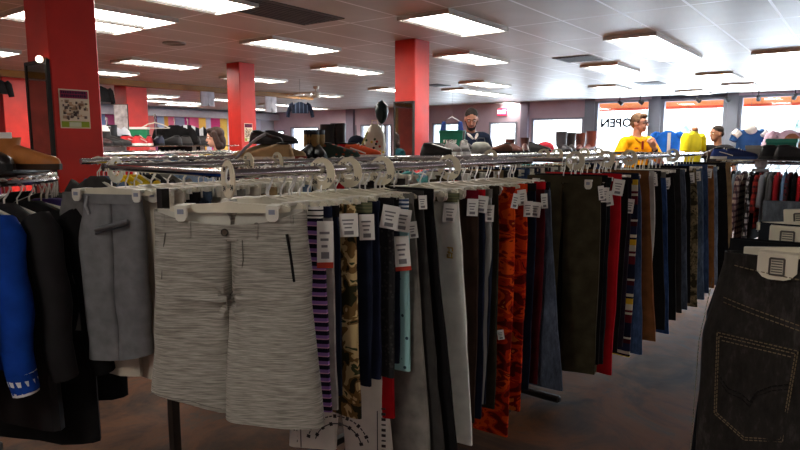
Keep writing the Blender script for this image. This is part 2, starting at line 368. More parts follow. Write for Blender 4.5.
for px, py, lb in ((458, 20, 'large fluorescent ceiling light right of the central red column, near the camera'), (640, 39, 'first of two end-to-end fluorescent lights above the yellow-shirted man'), (669, 50, 'second of two end-to-end fluorescent lights above the yellow-shirted man'),
        (474, 59, 'fluorescent ceiling light beyond the largest one right of the central column'), (613, 68, 'small fluorescent ceiling light left of the end-to-end pair'), (305, 45, 'fluorescent ceiling light above and right of the middle-distance column'),
        (356, 71, 'fluorescent ceiling light just left of the top of the central column'), (180, 64, 'fluorescent ceiling light left of the middle-distance column top'), (272, 81, 'fluorescent ceiling light partly behind the middle-distance column'),
        (236, -3, 'fluorescent ceiling light cut by the top edge, beside the large air grille'), (390, 87, 'fluorescent light whose end hides behind the central column'), (110, 30, 'fluorescent ceiling light just right of the large red column'),
        (8, 14, 'fluorescent ceiling light at the top left corner'), (8, 50, 'lower fluorescent ceiling light left of the large red column'), (126, 74, 'thin-looking far fluorescent light just above the brown beam'),
        (482, 81, 'distant fluorescent ceiling light, third one right of the central column'), (468, 89, 'distant fluorescent light nearest the central column, towards the exit sign'), (497, 93, 'distant fluorescent ceiling light above the exit sign'),
        (500, 102, 'farthest thin fluorescent light above the exit sign'), (600, 87, 'distant fluorescent ceiling light over the brown boots'), (785, 54, 'fluorescent ceiling light cut by the right edge'),
        (726, 76, 'first of the far pair of fluorescent lights on the right'), (742, 84, 'second of the far pair of fluorescent lights on the right'), (690, 93, 'farthest fluorescent light above the middle big window'),
        (312, 94, 'distant fluorescent light behind the ceiling fan'), (165, 96, 'fluorescent light beyond the beam, right of the far red column'), (156, 101, 'farther fluorescent light beyond the beam'), (205, 103, 'far fluorescent light beyond the beam by the hanging white cloth'), (30, 84, 'fluorescent light beyond the beam at far left')):
    fixture(px, py, lb)
for u, v in ((-1.5, -1), (-1.5, 3), (-1.5, -5), (2, 3.4), (5.5, 3.4), (9, 3.6), (9, -15.5), (11.5, -15), (14, -15.5), (16, -16), (12, -18), (15, -18), (9, -18), (2.5, -8.5), (-1.5, -9)):     # behind and beside the camera; past the beam, added to brighten the stripes
    p = uv(u, v, HC); dup(fixture_tpl, (p.x, p.y, HC), ROOM, 'fluorescent ceiling light out of the picture, behind or beside the camera or added past the brown beam')
def vent(px, py, w, l, label, m=flat((88, 84, 82), .6, .1)):
    p = at_z(px, py, HC); o = thing('ceiling_vent', label, 'ceiling vent', (p.x, p.y, HC), ROOM)
    part('plate', MB().box((0, 0, -.006), (l, w, .012)), m, o, False); s = MB()
    for k in range(9): s.box((0, -w/2+w*(k+1)/10, -.014), (l*.92, .012, .008))
    part('louvres', s, flat((58, 56, 56), .6), o, False)
vent(282, 12, .58, 1.15, 'large dark return air grille beside the top light'); vent(578, 58.5, .55, .6, 'square dark air vent between the light rows'); vent(650, 83, .5, .6, 'grey air vent near the big windows'); vent(437, 85, .4, .5, 'small grey air vent right of the central column')
p = at_z(174, 43, HC); o = thing('ceiling_speaker', 'round grey ceiling speaker grille left of the middle-distance column', 'speaker', p)
part('grille', MB().cyl((0, 0, 0), (0, 0, -.012), .13, 24), flat((120, 112, 104), .6), o); part('rim', MB().tube([(.135*cos(a*pi/12), .135*sin(a*pi/12), -.008) for a in range(25)], .008, 6), flat((150, 144, 138), .6), o)
# ceiling fan
pf = at_z(316, 86.5, HC); fz = zat(97, pf.y)-HC
o = thing('ceiling_fan', 'white ceiling fan hanging beyond the middle-distance column', 'ceiling fan', (pf.x, pf.y, HC))
part('canopy', MB().cyl((0, 0, 0), (0, 0, -.06), .07, 16, .05), M_white, o); part('downrod', MB().cyl((0, 0, -.05), (0, 0, fz+.05), .015), M_white, o)
part('motor_housing', MB().cyl((0, 0, fz+.07), (0, 0, fz-.05), .10, 20, .08), M_white, o)
for k in range(5):
    R = Matrix.Rotation(k*2*pi/5+.5, 3, 'Z'); mb = MB(); poly = [(.12, -.04), (.22, -.065), (.62, -.07), (.66, 0), (.62, .07), (.22, .065), (.12, .04)]
    mb.add([R@Vector((x, y, fz+z)) for z in (0, .01) for x, y in poly], [tuple(reversed(range(7))), tuple(range(7, 14))]+[(j, (j+1) % 7, (j+1) % 7+7, j+7) for j in range(7)])
    part('blade', mb, M_white, o, False)
# exit sign
ve, de = ray_u(501, UF); pe = uv(UF-.04, ve, zat(113, de)); o = thing('exit_sign', 'lit pink-red exit sign above the glass door', 'exit sign', pe, -AZ)
part('housing', MB().box((0, .02, 0), (.34, .05, .24), bev=.01), flat((214, 60, 84), .5), o, False)
part('face', MB().box((0, -.008, 0), (.31, .008, .20)), emis((255, 70, 110), 1.0), o, False)
def text_mesh(s, size, m, depth=.002, mirror_=False, bold=0):
    cu = bpy.data.curves.new('lettering', 'FONT'); cu.body = s; cu.size = size; cu.extrude = depth; cu.align_x = 'CENTER'; cu.align_y = 'CENTER'; cu.offset = bold; cu.resolution_u = 2
    t = bpy.data.objects.new('lettering', cu); col.objects.link(t); bpy.context.view_layer.update()
    me = bpy.data.meshes.new_from_object(t.evaluated_get(bpy.context.evaluated_depsgraph_get())); bpy.data.objects.remove(t); bpy.data.curves.remove(cu)
    M = Matrix.Rotation(pi/2, 4, 'X')
    if mirror_: M = Matrix.Diagonal((-1, 1, 1, 1))@M
    me.transform(M)
    if mirror_: me.flip_normals()
    me.materials.clear(); me.materials.append(m); return me
t = link('lettering', text_mesh('EXIT', .15, emis((255, 240, 244), 1.6), bold=.004), o); t.location = (0, -.014, 0)
# reversed OPEN lettering on the big window, seen from inside
v0 = ray_u(613, UF)[0]; dw = ray_u(613, UF)[1]
o = thing('window_lettering', 'thin dark OPEN lettering on the window, reversed from inside, behind the yellow-shirted man', 'window lettering', uv(UF+.02, v0, zat(124, dw)), -AZ)
t = link('lettering', text_mesh('OPEN', .34, flat((20, 20, 34), .8), .004, True, .012), o)
# spot fittings on the window head
for i, (px, py) in enumerate(((616, 105), (636, 105), (692, 103.5), (721, 104), (752, 99), (788, 97))):
    v0, d0 = ray_u(px, UF-.3); o = thing('spot_lamp', ['small dark spot lamp on the left of the first big window head', 'small dark spot lamp beside the yellow-shirted man\'s window post', 'small dark spot lamp at the head of the middle big window', 'dark box-shaped spot lamp at the right of the middle big window', 'small dark spot lamp at the left of the right-hand window head', 'small dark spot lamp near the right edge window head'][i], 'spot lamp', uv(UF-.3, v0, HC), -AZ+.4*i)
    part('stem', MB().cyl((0, 0, 0), (0, 0, -.10), .012), M_dark, o); part('head', MB().cyl((-.04, 0, -.12), (.08, 0, -.20), .04, 12, .055), M_dark, o)
# outside: awning strip, pavement, parked cars far off
va = ops[7][0]-.3; vb = ops[-1][1]
o = link('awning', rb(MB(), UF+.3, UF+.34, va, vb, 2.42, 2.72).mesh('awning', [flat((255, 150, 90), .8, 0, .1, 1.2)], False)); o.rotation_euler = (0, 0, ROOM); tag(o, 'orange awning strip outside along the top of the big windows', 'awning')
part('scalloped_band', rb(MB(), UF+.285, UF+.3, va, vb, 2.38, 2.45), flat((232, 84, 50), .8), o)
g = rb(MB(), UF+.18, 75, -45, 45, -.25, -.12); rstruct('ground_outside', g, flat((190, 188, 184), .9, 0, .06, 1))
for i, (px, d, h_) in enumerate(((690, 40, 5.2), (672, 44, 4.6), (780, 38, 4.2), (450, 55, 5))):
    p = at_d(px, 143, d); r = random.Random(i); o = thing('tree', ['pale tree outside beyond the middle big window', 'smaller pale tree outside, left of the other', 'pale tree outside beyond the right-hand window', 'distant pale tree outside beyond the left windows'][i], 'tree', (p.x, p.y, -.12), 0, 'trees outside')
    part('trunk', MB().tube([(0, 0, 0), (.1, 0, h_*.3), (0, .1, h_*.6)], [.2, .16, .1]), flat((200, 200, 196), .9), o); c = MB()
    for k in range(14): c.ell((r.uniform(-1.4, 1.4), r.uniform(-1, 1), h_*.6+r.uniform(-.8, 1)), (r.uniform(.5, .9),)*3, 9, 6)
    part('crown', c, flat((206, 226, 222), .9, 0, .12, 3), o)  # trunk and crown coloured near-white, outdoor glare put into the colour
# ------------------------------------------------------------------ light
w = bpy.data.worlds.new('world'); scn.world = w; w.use_nodes = True; bg = w.node_tree.nodes['Background']
bg.inputs[1].default_value = 4.0
wn = w.node_tree; tc = wn.nodes.new('ShaderNodeTexCoord'); sp = wn.nodes.new('ShaderNodeSeparateXYZ'); cr = wn.nodes.new('ShaderNodeValToRGB')
wn.links.new(tc.outputs['Generated'], sp.inputs[0]); wn.links.new(sp.outputs[2], cr.inputs[0]); cr.color_ramp.elements[0].color = (.95, .98, 1, 1); cr.color_ramp.elements[1].color = (.62, .8, 1, 1); wn.links.new(cr.outputs[0], bg.inputs[0])
def window_light(v0, v1, z0, z1, e):
    l = bpy.data.lights.new('window_daylight', 'AREA'); l.shape = 'RECTANGLE'; l.size = abs(v1-v0); l.size_y = z1-z0; l.energy = e*l.size*l.size_y; l.color = (.80, .90, 1.0)
    o = bpy.data.objects.new('window_daylight', l); col.objects.link(o); o.location = uv(UF+.9, (v0+v1)/2, (z0+z1)/2)
    o.rotation_euler = (Vector((-U.x, -U.y, .30))).to_track_quat('-Z', 'Y').to_euler(); return o
for (v0, v1, zt, zb) in ops[7:]: window_light(v0, v1, .6, 2.4, 60)
for (v0, v1, zt, zb) in ops[4:7]: window_light(v0, v1, .6, 2.1, 30)
sl = bpy.data.lights.new('sun', 'SUN'); sl.energy = 5; sl.angle = .2; so = bpy.data.objects.new('sun', sl); col.objects.link(so); so.location = (0, -10, 30)
so.rotation_euler = (Vector((U.x*.35, U.y*.35, -1))).to_track_quat('-Z', 'Y').to_euler()
scn.view_settings.view_transform = 'Standard'; scn.view_settings.look = 'None'; scn.view_settings.exposure = .4; scn.view_settings.gamma = 1
# ------------------------------------------------------------------ racks
ZR = 1.365
def rack_axes(az): return Vector((sin(az), cos(az), 0)), Vector((cos(az), -sin(az), 0))
def double_rack(name, label, start, az, L, sep, zr=ZR, sides=(0, 1), shelf=None, group='chrome clothes racks', x0=.03):
    # local x along the rails, local +y = to the left of the travel direction; first rail at y=0, second at y=sep
    o = thing(name, label, 'clothes rack', (start.x, start.y, 0), pi/2-az, group)
    for s in sides: part('rail', MB().tube([(-.05, s*sep, zr+.012), (L, s*sep, zr+.012)], .016, 10), M_chrome, o)
    ym = sep/2 if len(sides) == 2 else 0
    for x in (x0, L-.08):
        part('upright', MB().box((x, ym, zr/2-.02), (.028, .034, zr+(.0 if shelf is None else shelf-zr)-.06)), M_dmetal, o, False)
        part('foot', MB().box((x, ym, .03), (.04, max(sep*.9, .3), .04), bev=.01), M_dmetal, o, False)
        if len(sides) == 2: part('crossbar', MB().tube([(x, 0, zr+.012), (x, sep, zr+.012)], .012, 8), M_chrome, o)
    if len(sides) == 2: part('base_bar', MB().box((L/2, ym, .09), (L-.1, .03, .03)), M_dmetal, o, False)
    if shelf is not None:
        mb = MB()
        for k in range(7): mb.tube([(-.05, ym-.2+.4*k/6, shelf), (L, ym-.2+.4*k/6, shelf)], .006, 6)
        for k in range(int(L/.25)+1): mb.tube([(k*.25, ym-.2, shelf-.006), (k*.25, ym+.2, shelf-.006)], .005, 6)
        mb.tube([(-.05, ym-.2, shelf), (-.05, ym+.2, shelf)], .008, 6); mb.tube([(L, ym-.2, shelf), (L, ym+.2, shelf)], .008, 6)
        part('wire_shelf', mb, M_chrome, o)
    return o
# hangers -------------------------------------------------------------
def hook_pts(): return [(0, 0, -.082), (0, 0, -.046), (.014, 0, -.030), (.026, 0, -.008), (.026, 0, .012), (.016, 0, .028), (0, 0, .0335), (-.016, 0, .028), (-.026, 0, .012), (-.026, 0, -.006)]
def hook_mesh(): return MB().tube([(y, x, z) for x, y, z in hook_pts()], .0030, 6)
def clip_mb(x, w=.036, h=.046, t=.052, z=-.098):
    mb = MB(); pr = []
    for (a, b2) in ((-.5, .45), (-.42, .5), (.42, .5), (.5, .45), (.5, -.2), (.36, -.42), (.2, -.5), (-.2, -.5), (-.36, -.42), (-.5, -.2)): pr.append((x+a*w, z+b2*h))
    mb.prism(pr, -t/2-.012, -t/2-.004); mb.prism(pr, t/2+.004, t/2+.012); mb.box((x, 0, z+h*.42), (w, t+.02, h*.2)); return mb
CLIPX = .135
def make_clip_hanger(name='clip_hanger', L=.36, cx=CLIPX, big=1.0):
    o = thing(name, 'white plastic clip hanger', 'hanger', (0, 0, 0), 0)
    part('hook', hook_mesh(), M_hook, o)
    poly = [(-L/2, -.083), (-L/2+.02, -.075), (-.03, -.070), (0, -.064), (.03, -.070), (L/2-.02, -.075), (L/2, -.083), (L/2, -.094), (L/2-.02, -.098), (-L/2+.02, -.098), (-L/2, -.094)]
    part('bar', MB().prism(poly, -.006, .006), M_cream, o, False)
    for s in (-1, 1):
        c = part('clip', clip_mb(s*cx, .036*big, .046*big), M_white, o, False)
        mk = MB().box((s*cx, -.0395, -.092), (.018*big, .003, .014*big)); part('size_tab', mk, flat((150, 156, 172), .4, .3), c, False)
    return o
tpl_clip = make_clip_hanger()
def simple_clip_mesh():
    mb = hook_mesh(); mb.box((0, 0, -.085), (.36, .012, .02))
    for s in (-1, 1): mb.box((s*CLIPX, 0, -.098), (.036, .034, .044))
    return autosm(mb.mesh('clip_hanger', M_white))
def simple_top_mesh():
    mb = hook_mesh(); mb.tube([(-.20, 0, -.155), (-.10, 0, -.105), (0, 0, -.08), (.10, 0, -.105), (.20, 0, -.155)], .008, 6); mb.tube([(-.20, 0, -.155), (.20, 0, -.155)], .006, 6)
    return mb.mesh('shirt_hanger', M_white)
ME_CLIP = simple_clip_mesh(); ME_TOP = simple_top_mesh()
first_used = [False]
def put_hanger(p, rz, label, group, kind='clip', parts=False):
    p = Vector(p); p.z += rnd.uniform(-.004, .003)
    if kind == 'clip' and parts:
        if not first_used[0]: first_used[0] = True; o = tpl_clip; o.location = p; o.rotation_euler = (0, 0, rz); o['label'] = label; o['group'] = group; return o
        return dup(tpl_clip, p, rz, label, group)
    o = link('clip_hanger' if kind == 'clip' else 'shirt_hanger', ME_CLIP if kind == 'clip' else ME_TOP, None, p, rz)
    return tag(o, label, 'hanger', group)
# garments --------------------------------------------------------------
def sgp(a, e): return math.copysign(abs(a)**e, a)
def hem_slope(mb, L, left=0.0, right=0.0, top=-.095, w=.25):
    mb.v = [(x, y, z+(left*max(0, -x/w)+right*max(0, x/w))*min(1, max(0, (top-z)/L))**1.5) for x, y, z in mb.v]; return mb
def legs_mb(w=.40, L=1.0, hem=.44, rise=.26, t=.030, n=14, nz=14, fold=.006, sag=0.0, seed=0, gap=.02, hip=1.04, skew=0.0, top=-.095, wave=9.0, tb=None, stagger=0.0):
    r = random.Random(seed); ph = [r.uniform(0, 6.28) for _ in range(8)]; tb = tb or t
    def dis(x, z, f):
        return fold*f*(sin(x*wave*2.3+ph[0]+2*z)+.7*sin(x*wave*4.1+ph[1]-3*z)+.6*sin(z*11+x*6+ph[2])+.4*sin(z*23-x*14+ph[3]))
    def body(s):
        rs = []
        for i in range(nz+1):
            f = i/nz; z = -L*f; dep = L*f
            wo = w/2*(1+(hip-1)*min(1, dep/.18)) if dep < rise else None
            hw = w/2*hip
            if wo is None: g = (dep-rise)/max(.01, L-rise); wo = hw+(hem/2-hw)*g
            xi = 0 if dep < rise else gap*((dep-rise)/max(.01, L-rise))**.7
            xc = (wo+xi)/2; a = (wo-xi)/2; bb = (t+(tb-t)*f)
            b_ = bb*(.55+.45*min(1, dep/.12)); ei = .14 if dep < rise else .14+.5*min(1, (dep-rise)/.1)
            ring = []
            for j in range(n):
                th = 2*pi*j/n+pi/n; c = cos(th)
                x = xc+a*sgp(c, ei if c < 0 else .6); y = b_*sgp(sin(th), .8)
                x *= s; fx = min(1, dep/.1)
                y += dis(x, z, .25+.75*fx); x += .35*dis(y*3+s, z*1.5, fx)
                zz = z
                if sag: zz -= sag*(1-min(1, abs(2*x/w))**2)*math.exp(-dep/.16)*(1 if y < 0 else .15)
                if stagger and dep > rise*.55: y -= s*stagger*min(1, (dep-rise*.55)/(L-rise))
                ring.append((x+skew*dep, y, top+zz))
            if s < 0: ring.reverse()
            rs.append(ring)
        return rs
    mb = MB(); mb.rings(body(1), False, False); mb.rings(body(-1), False, False); return mb
def band_mb(w=.40, h=.036, t=.020, top=-.093, sag=0.0, n=32, over=.003):
    mb = MB(); rs = []
    for z, e in ((0, 0), (0, over), (-h, over), (-h, -.003)):
        ring = []
        for j in range(n):
            th = 2*pi*j/n; x = (w/2+e)*sgp(cos(th), .55); y = (t+e)*sgp(sin(th), .8); zz = z+.002
            if sag: zz -= sag*(1-min(1, abs(2*x/w))**2)*(1 if y < 0 else .15)
            ring.append((x, y, top+zz))
        rs.append(ring)
    return mb.rings(rs, False, False)
M_tagline = flat((130, 128, 130), .8)
def tag_parts(parent, x, y, z, w=.045, h=.07, tilt=0, face='x', label=None, red=False):
    # a hanging card near the right edge: seen on its broad side from the front right
    R = Matrix.Rotation(tilt, 3, 'Z')@Matrix.Rotation(rnd.uniform(-.2, .2), 3, 'Y'); c = Vector((x, y, z))
    mb = MB().box(c, (w, .002, h), R); o = part('price_tag', mb, M_paper, parent, False)
    g = MB(); 
    for k in range(3): g.box(c+R@Vector((-.002, -.002, h*(.22-.16*k))), (w*(.62-.12*k), .001, h*.06), R)
    g.box(c+R@Vector((0, -.002, -h*.32)), (w*.5, .001, h*.16), R)
    part('price_print', g, M_tagline, o, False)
    if red: part('tag_foot', MB().box(c+R@Vector((0, 0, -h*.56)), (w*1.02, .004, h*.14), R), flat((190, 60, 40), .6), o, False)
    return o
def pants(label, cat, p, rz, m, w=.40, L=1.02, hem=.40, band=None, tagz=None, seed=0, group=None, n=10, nz=9, name='trousers', up=0.0, **kw):
    o = thing(name, label, cat, p, rz, group)
    o.location.z += up; part('legs', legs_mb(w=w, L=L, hem=hem, n=n, nz=nz, seed=seed, **kw), m, o)
    part('waistband', band_mb(w, n=18, sag=kw.get('sag', 0), t=.021), band or m, o)
    if tagz: tag_parts(o, *tagz)
    return o
def top_mb(w=.46, L=.70, sl=.52, t=.05, n=12, seed=0, fold=.008, ang=.18):
    r = random.Random(seed); ph = [r.uniform(0, 6.28) for _ in range(4)]; mb = MB(); rs = []
    prof = [(-.066, .055, .030), (-.080, .085, .036), (-.105, .15, .04), (-.135, .205, .045), (-.18, .225, .048)]+[(-.18-(L-.18)*k/6, w/2*(1+.02*k/6), t) for k in range(1, 7)]
    for z, a, b2 in prof:
        ring = []
        for j in range(n):
            th = 2*pi*j/n; x = a*sgp(cos(th), .75); y = b2*sgp(sin(th), .85); y += fold*min(1, (-z-.06)*4)*(sin(x*20+ph[0]+z*3)+.6*sin(x*37+ph[1]+z*5)); ring.append((x, y, z))
        rs.append(ring)
    mb.rings([list(reversed(q)) for q in rs], True, False)
    for s in (-1, 1):
        q = [(s*(.185+.0), .0, -.115), (s*.225, 0, -.17), (s*(.235+ang*sl*.4), .004, -.17-sl*.4), (s*(.24+ang*sl*.75), -.006, -.17-sl*.75), (s*(.245+ang*sl), .0, -.17-sl)]
        mb.tube(q, [.05, .062, .055, .05, .046], 8, True)
    if t < .04: mb.v = [(x, y*t/.05, z) for x, y, z in mb.v]
    return mb
def shirt(label, cat, p, rz, m, w=.46, L=.70, sl=.18, group=None, name='shirt', t=.022, seed=0, ang=.25):
    o = link(name, top_mb(w, L, sl, t, 12, seed, ang=ang).mesh(name, m), None, p, rz); return tag(o, label, cat, group)
# size dividers ------------------------------------------------------------
def ring_tpl():
    mb = MB(); n = 28; R1 = .050; out = [(R1*cos(2*pi*j/n), R1*sin(2*pi*j/n)) for j in range(n)]; inn = []
    for j in range(n):
        a = 2*pi*j/n; r_ = .0235*(1+.5*max(0, sin(a))**3); inn.append((r_*cos(a)*(.85 if sin(a) > 0 else 1), r_*sin(a)))
    vs = [(0-.002, x, z) for x, z in out]+[(-.002, x, z) for x, z in inn]+[(.002, x, z) for x, z in out]+[(.002, x, z) for x, z in inn]; fs = []
    for j in range(n):
        k = (j+1) % n; fs += [(j, k, n+k, n+j), (2*n+k, 2*n+j, 3*n+j, 3*n+k), (k, j, 2*n+j, 2*n+k), (n+j, n+k, 3*n+k, 3*n+j)]
    return mb.add(vs, fs)
RING = ring_tpl().mesh('size_divider', flat((224, 214, 188), .5, 0, .05), False)
def divider(p, az, label, txt=None, group='round size dividers', s=1.0, yaw=0):
    o = link('size_divider', RING, None, (p.x, p.y, p.z), pi/2-az+yaw); o.scale = (1, s, s); tag(o, label, 'size divider', group)
    if txt:
        for k in range(3):
            a = (.9, -.75, -2.6)[k]; me = text_mesh(txt, .019, M_ink, .0004, False, .0004)
            t = link('size_print', me, o); t.rotation_euler = (0, 0, -pi/2); t.location = (-.0026, .035*cos(a), .035*sin(a)-.002)
    return o
ME_SNEAK = {}
# ------------------------------------------------------------------ the front double rail with shorts and trousers
AZA = radians(41); DA, PA = rack_axes(AZA)            # PA = to the right of the rail direction
A0 = Vector((-.516, 1.86, 0)); B0 = Vector((-1.11, 2.43, 0)); SEP = (A0-B0).dot(PA)
A0 = B0+PA*SEP
LA = 1.78
double_rack('double_rail_rack', 'front chrome double-rail rack holding the grey shorts and the camouflage trousers', A0, AZA, LA, SEP, x0=-.03)
def rp(o, d, k, z=ZR): return Vector((o.x+d.x*k, o.y+d.y*k, z))
def solve_k(o, d, px, h, psi):      # distance along a rail at which a garment's right edge shows at a picture column
    a = (px-400)/FPX; return (a*(o.y-h*sin(psi))-(o.x+h*cos(psi)))/(d.x-a*d.y)
# colours
M_heather = heather((106, 102, 95), (150, 145, 136), (188, 182, 172))
M_grey_lin = flat((168, 164, 158), .9, 0, .14, 22, .3, .1); M_purple = bandmat([(0, (30, 26, 44)), (.5, (226, 170, 200)), (.62, (150, 110, 180))], 36, noise=0)
M_wstripe = bandmat([(0, (214, 210, 204)), (.7, (24, 24, 28))], 60); M_bwstripe = bandmat([(0, (52, 74, 110)), (.55, (216, 220, 224))], 70)
M_camo_duck = camo([(48, 46, 30), (120, 92, 54), (206, 180, 130), (66, 70, 44), (190, 156, 104)], 15)
M_camo_or = camo([(110, 22, 14), (196, 48, 18), (232, 84, 24), (140, 30, 18), (236, 140, 60)], 9, (1, 1, 1.7)); M_camo_tan = camo([(62, 58, 42), (112, 100, 74), (146, 130, 98), (80, 74, 54)], 22, seed=3)
M_teal = dots((156, 204, 204), (36, 66, 78), 26, .16); M_blackpat = dots((30, 30, 32), (60, 58, 58), 60, .3)
M_olive = cloth((76, 67, 48)); M_navy = cloth((30, 36, 54)); M_blk = cloth((28, 27, 28)); M_char = cloth((60, 58, 56)); M_gry = cloth((124, 120, 113)); M_whitegreen = cloth((236, 240, 232), .06)
M_brown = cloth((104, 66, 40)); M_tan = cloth((172, 144, 104)); M_slate = denim((82, 92, 108)); M_blue = denim((58, 78, 112)); M_ltblue = denim((120, 140, 165)); M_redc = cloth((186, 24, 34), .08)
M_oliveband = bandmat([(0, (120, 122, 92)), (.5, (96, 100, 76))], 90); M_dkbrown = cloth((58, 44, 36)); M_cloth_cream = flat((206, 196, 178), .9, 0, .08, 9, .3, .1)
def print_white():
    m, nt, b = base('letter_print'); v = coords(nt, (1, 1, 1)); n = N(nt, 'ShaderNodeTexNoise', _Scale=70.0, _Detail=1.0); nt.links.new(v, n.inputs['Vector'])
    nt.links.new(ramp(nt, n.outputs['Fac'], [(0, (226, 220, 208)), (.66, (60, 56, 54))], True), b.inputs['Base Color']); b.inputs['Roughness'].default_value = .9; return m
M_print = flat((222, 216, 204), .9, 0, .06, 9)
# -- the large grey heather shorts at the near end, turned to face the camera
def front_shorts():
    p = at_d(229, 178, 1.83); p.z = ZR; psi = radians(3)
    o = thing('shorts', 'large heather grey shorts facing the camera at the near end of the front rack', 'shorts', p, -psi)
    w = .455; L = .63; sag = .045
    mb = legs_mb(w=w, L=L, hem=.56, rise=.27, t=.034, n=40, nz=46, fold=.0042, sag=sag, seed=21, gap=-.022, hip=1.06, wave=8, tb=.05, stagger=.03)
    # pleats radiating from the crotch and the pocket openings
    vs = []
    for (x, y, z) in mb.v:
        if y < 0:
            dz = z+.36; d2 = sqrt(x*x+dz*dz)
            y -= .013*math.exp(-(d2/.13)**2)*sin(6*atan2(dz, x)+.8)
            y += .015*math.exp(-((x-.012-(z+.2)*.05)/.012)**2)*(1 if -.37 < z < -.15 else 0)
            y -= .006*math.exp(-((x-.05+(z+.25)*.25)/.02)**2)*(1 if z < -.16 else 0)*math.exp(-((z+.28)/.12)**2)
        vs.append((x, y, z))
    mb.v = vs; hem_slope(mb, L, .055, -.012); part('legs', mb, M_heather, o)
    bd = band_mb(w, .042, .024, sag=sag, n=48); part('waistband', bd, M_heather, o)
    part('waist_lining', band_mb(w-.012, .05, .020, sag=sag, n=48, over=-.002, top=-.091), flat((200, 196, 184), .9), o)
    def zf(x, d): return -.095-sag*(1-min(1, abs(2*x/w))**2)*math.exp(-d/.16)-d
    bt = part('button', MB().tube([(-.008, -.030, zf(0, .02)), (-.008, -.033, zf(0, .02))], .0105, 16), flat((92, 78, 66), .35), o)
    part('button_rim', MB().tube([(-.008+.0095*cos(a*pi/10), -.034, zf(0, .02)+.0095*sin(a*pi/10)) for a in range(21)], .0022, 6), flat((60, 52, 46), .35), bt)
    for x in (-.115, -.005+.09, .19, -.195):
        part('belt_loop', MB().box((x, -.0275+(.006 if abs(x) > .15 else 0), zf(x, .022)), (.010, .006, .05), bev=.002), M_heather, o, False)
    pk = MB().tube([(.178, -.040, zf(.18, .05)), (.188, -.041, zf(.19, .12)), (.197, -.042, zf(.2, .20))], .0045, 6); part('pocket_opening', pk, M_blk, o)
    pk = MB().tube([(-.185, -.0335, zf(.18, .05)), (-.197, -.030, zf(.2, .12)), (-.205, -.028, zf(.2, .20))], .002, 6); part('pocket_opening', pk, flat((80, 76, 70), .9), o)
    fl = MB().tube([(.045, -.037, zf(.04, .05)), (.047, -.041, zf(.04, .12)), (.036, -.042, zf(.04, .19)), (.004, -.040, zf(.0, .235))], .0016, 5); part('fly_seam', fl, flat((92, 88, 82), .9), o)
    for s in (-1, 1): part('hem_seam', MB().tube([(s*(.03+.215*k/10), -.055-.004*sin(k), -.095-L+.03+(.055*(.03+.215*k/10)/.25 if s < 0 else -.012*k/10)) for k in range(11)], .0013, 5), flat((110, 106, 98), .9), o)
    h = put_hanger(p, -psi, 'white clip hanger gripping the large heather grey shorts that face the camera', 'clip hangers on the front rack', parts=True); return o
front_shorts()
HG = 'clip hangers on the front rack'
ROW_LBL = 'white clip hanger in the tight row along the front rack rail'
# spec: (px of right edge, yaw deg, half width, kind, L, hem, material, band, tag, label)
def A(px, psi, h, L, hem, m, band, tg, label, **kw):
    kw.setdefault('up', rnd.uniform(.0, .016))
    psi = radians(psi); k = solve_k(A0, DA, px, h, psi); p = rp(A0, DA, k); nm = kw.pop('name', 'shorts' if L < .75 else 'trousers')
    o = pants(label, nm if nm != 'trousers' else 'trousers', p, -psi, m, w=2*h, L=L, hem=hem, band=band, seed=int(px), n=12, nz=10, fold=.004, name=nm, t=kw.pop('t', .013), **kw)
    for t_ in (tg or []): tag_parts(o, t_[0]-.155+h, t_[1], t_[2], **(t_[3] if len(t_) > 3 else {}))
    put_hanger(p, -psi, ROW_LBL, HG, parts=True); return o, k
TR = radians(36)
A(322, 22, .195, .66, .43, M_purple, M_wstripe, None, 'purple and pink striped shorts with black-and-white striped waistband behind the large grey shorts')
A(331, 27, .195, .66, .42, M_grey_lin, M_navy, [(.150, -.03, -.20, dict(w=.05, h=.13, tilt=TR, red=True))], 'pale grey linen shorts with a long tag, second behind the large grey shorts')
A(338, 31, .19, .62, .40, M_navy, M_blk, None, 'dark navy shorts just left of the duck-camouflage shorts')
A(355, 33, .20, .72, .43, M_camo_duck, None, [(.155, -.035, -.155, dict(w=.06, h=.075, tilt=TR))], 'brown and green duck-camouflage shorts on the front rack')
A(371, 35, .20, .63, .40, M_navy, M_oliveband, [(.16, -.03, -.17, dict(w=.05, h=.085, tilt=TR))], 'navy shorts with olive waistband right of the duck-camouflage shorts')
A(379, 36, .195, .62, .40, cloth((34, 40, 62)), M_navy, None, 'plain dark navy shorts two right of the duck-camouflage shorts')
A(393, 37, .20, .64, .41, M_blackpat, M_blk, [(.165, -.03, -.155, dict(w=.06, h=.08, tilt=TR))], 'black patterned shorts with a big white tag, left of the pale teal shorts')
A(398, 38, .18, .60, .38, M_navy, M_blk, None, 'narrow black shorts squeezed just left of the pale teal shorts')
A(408, 38, .20, .63, .42, M_teal, M_bwstripe, [(.155, -.03, -.165, dict(w=.055, h=.08, tilt=TR)), (.155, -.034, -.275, dict(w=.055, h=.11, tilt=TR, red=True))], 'pale teal shorts with small dark motifs and a blue-and-white striped waistband')
A(413, 40, .18, .98, .36, denim((74, 92, 120)), M_blk, None, 'slate blue trousers right of the pale teal shorts')
A(413, 40, .185, 1.0, .42, M_gry, None, [(.17, -.02, -.22, dict(w=.035, h=.06, tilt=TR))], 'mid grey trousers right of the pale teal shorts', skew=.06, up=.016)
A(423, 40, .19, 1.02, .44, M_char, None, [(.17, -.02, -.13, dict(w=.03, h=.05, tilt=TR))], 'charcoal trousers sloping right of the mid grey pair', skew=.08, up=.022)
A(433, 40, .19, 1.04, .46, M_blk, None, None, 'black trousers left of the white sports trousers', skew=.09, up=.026)
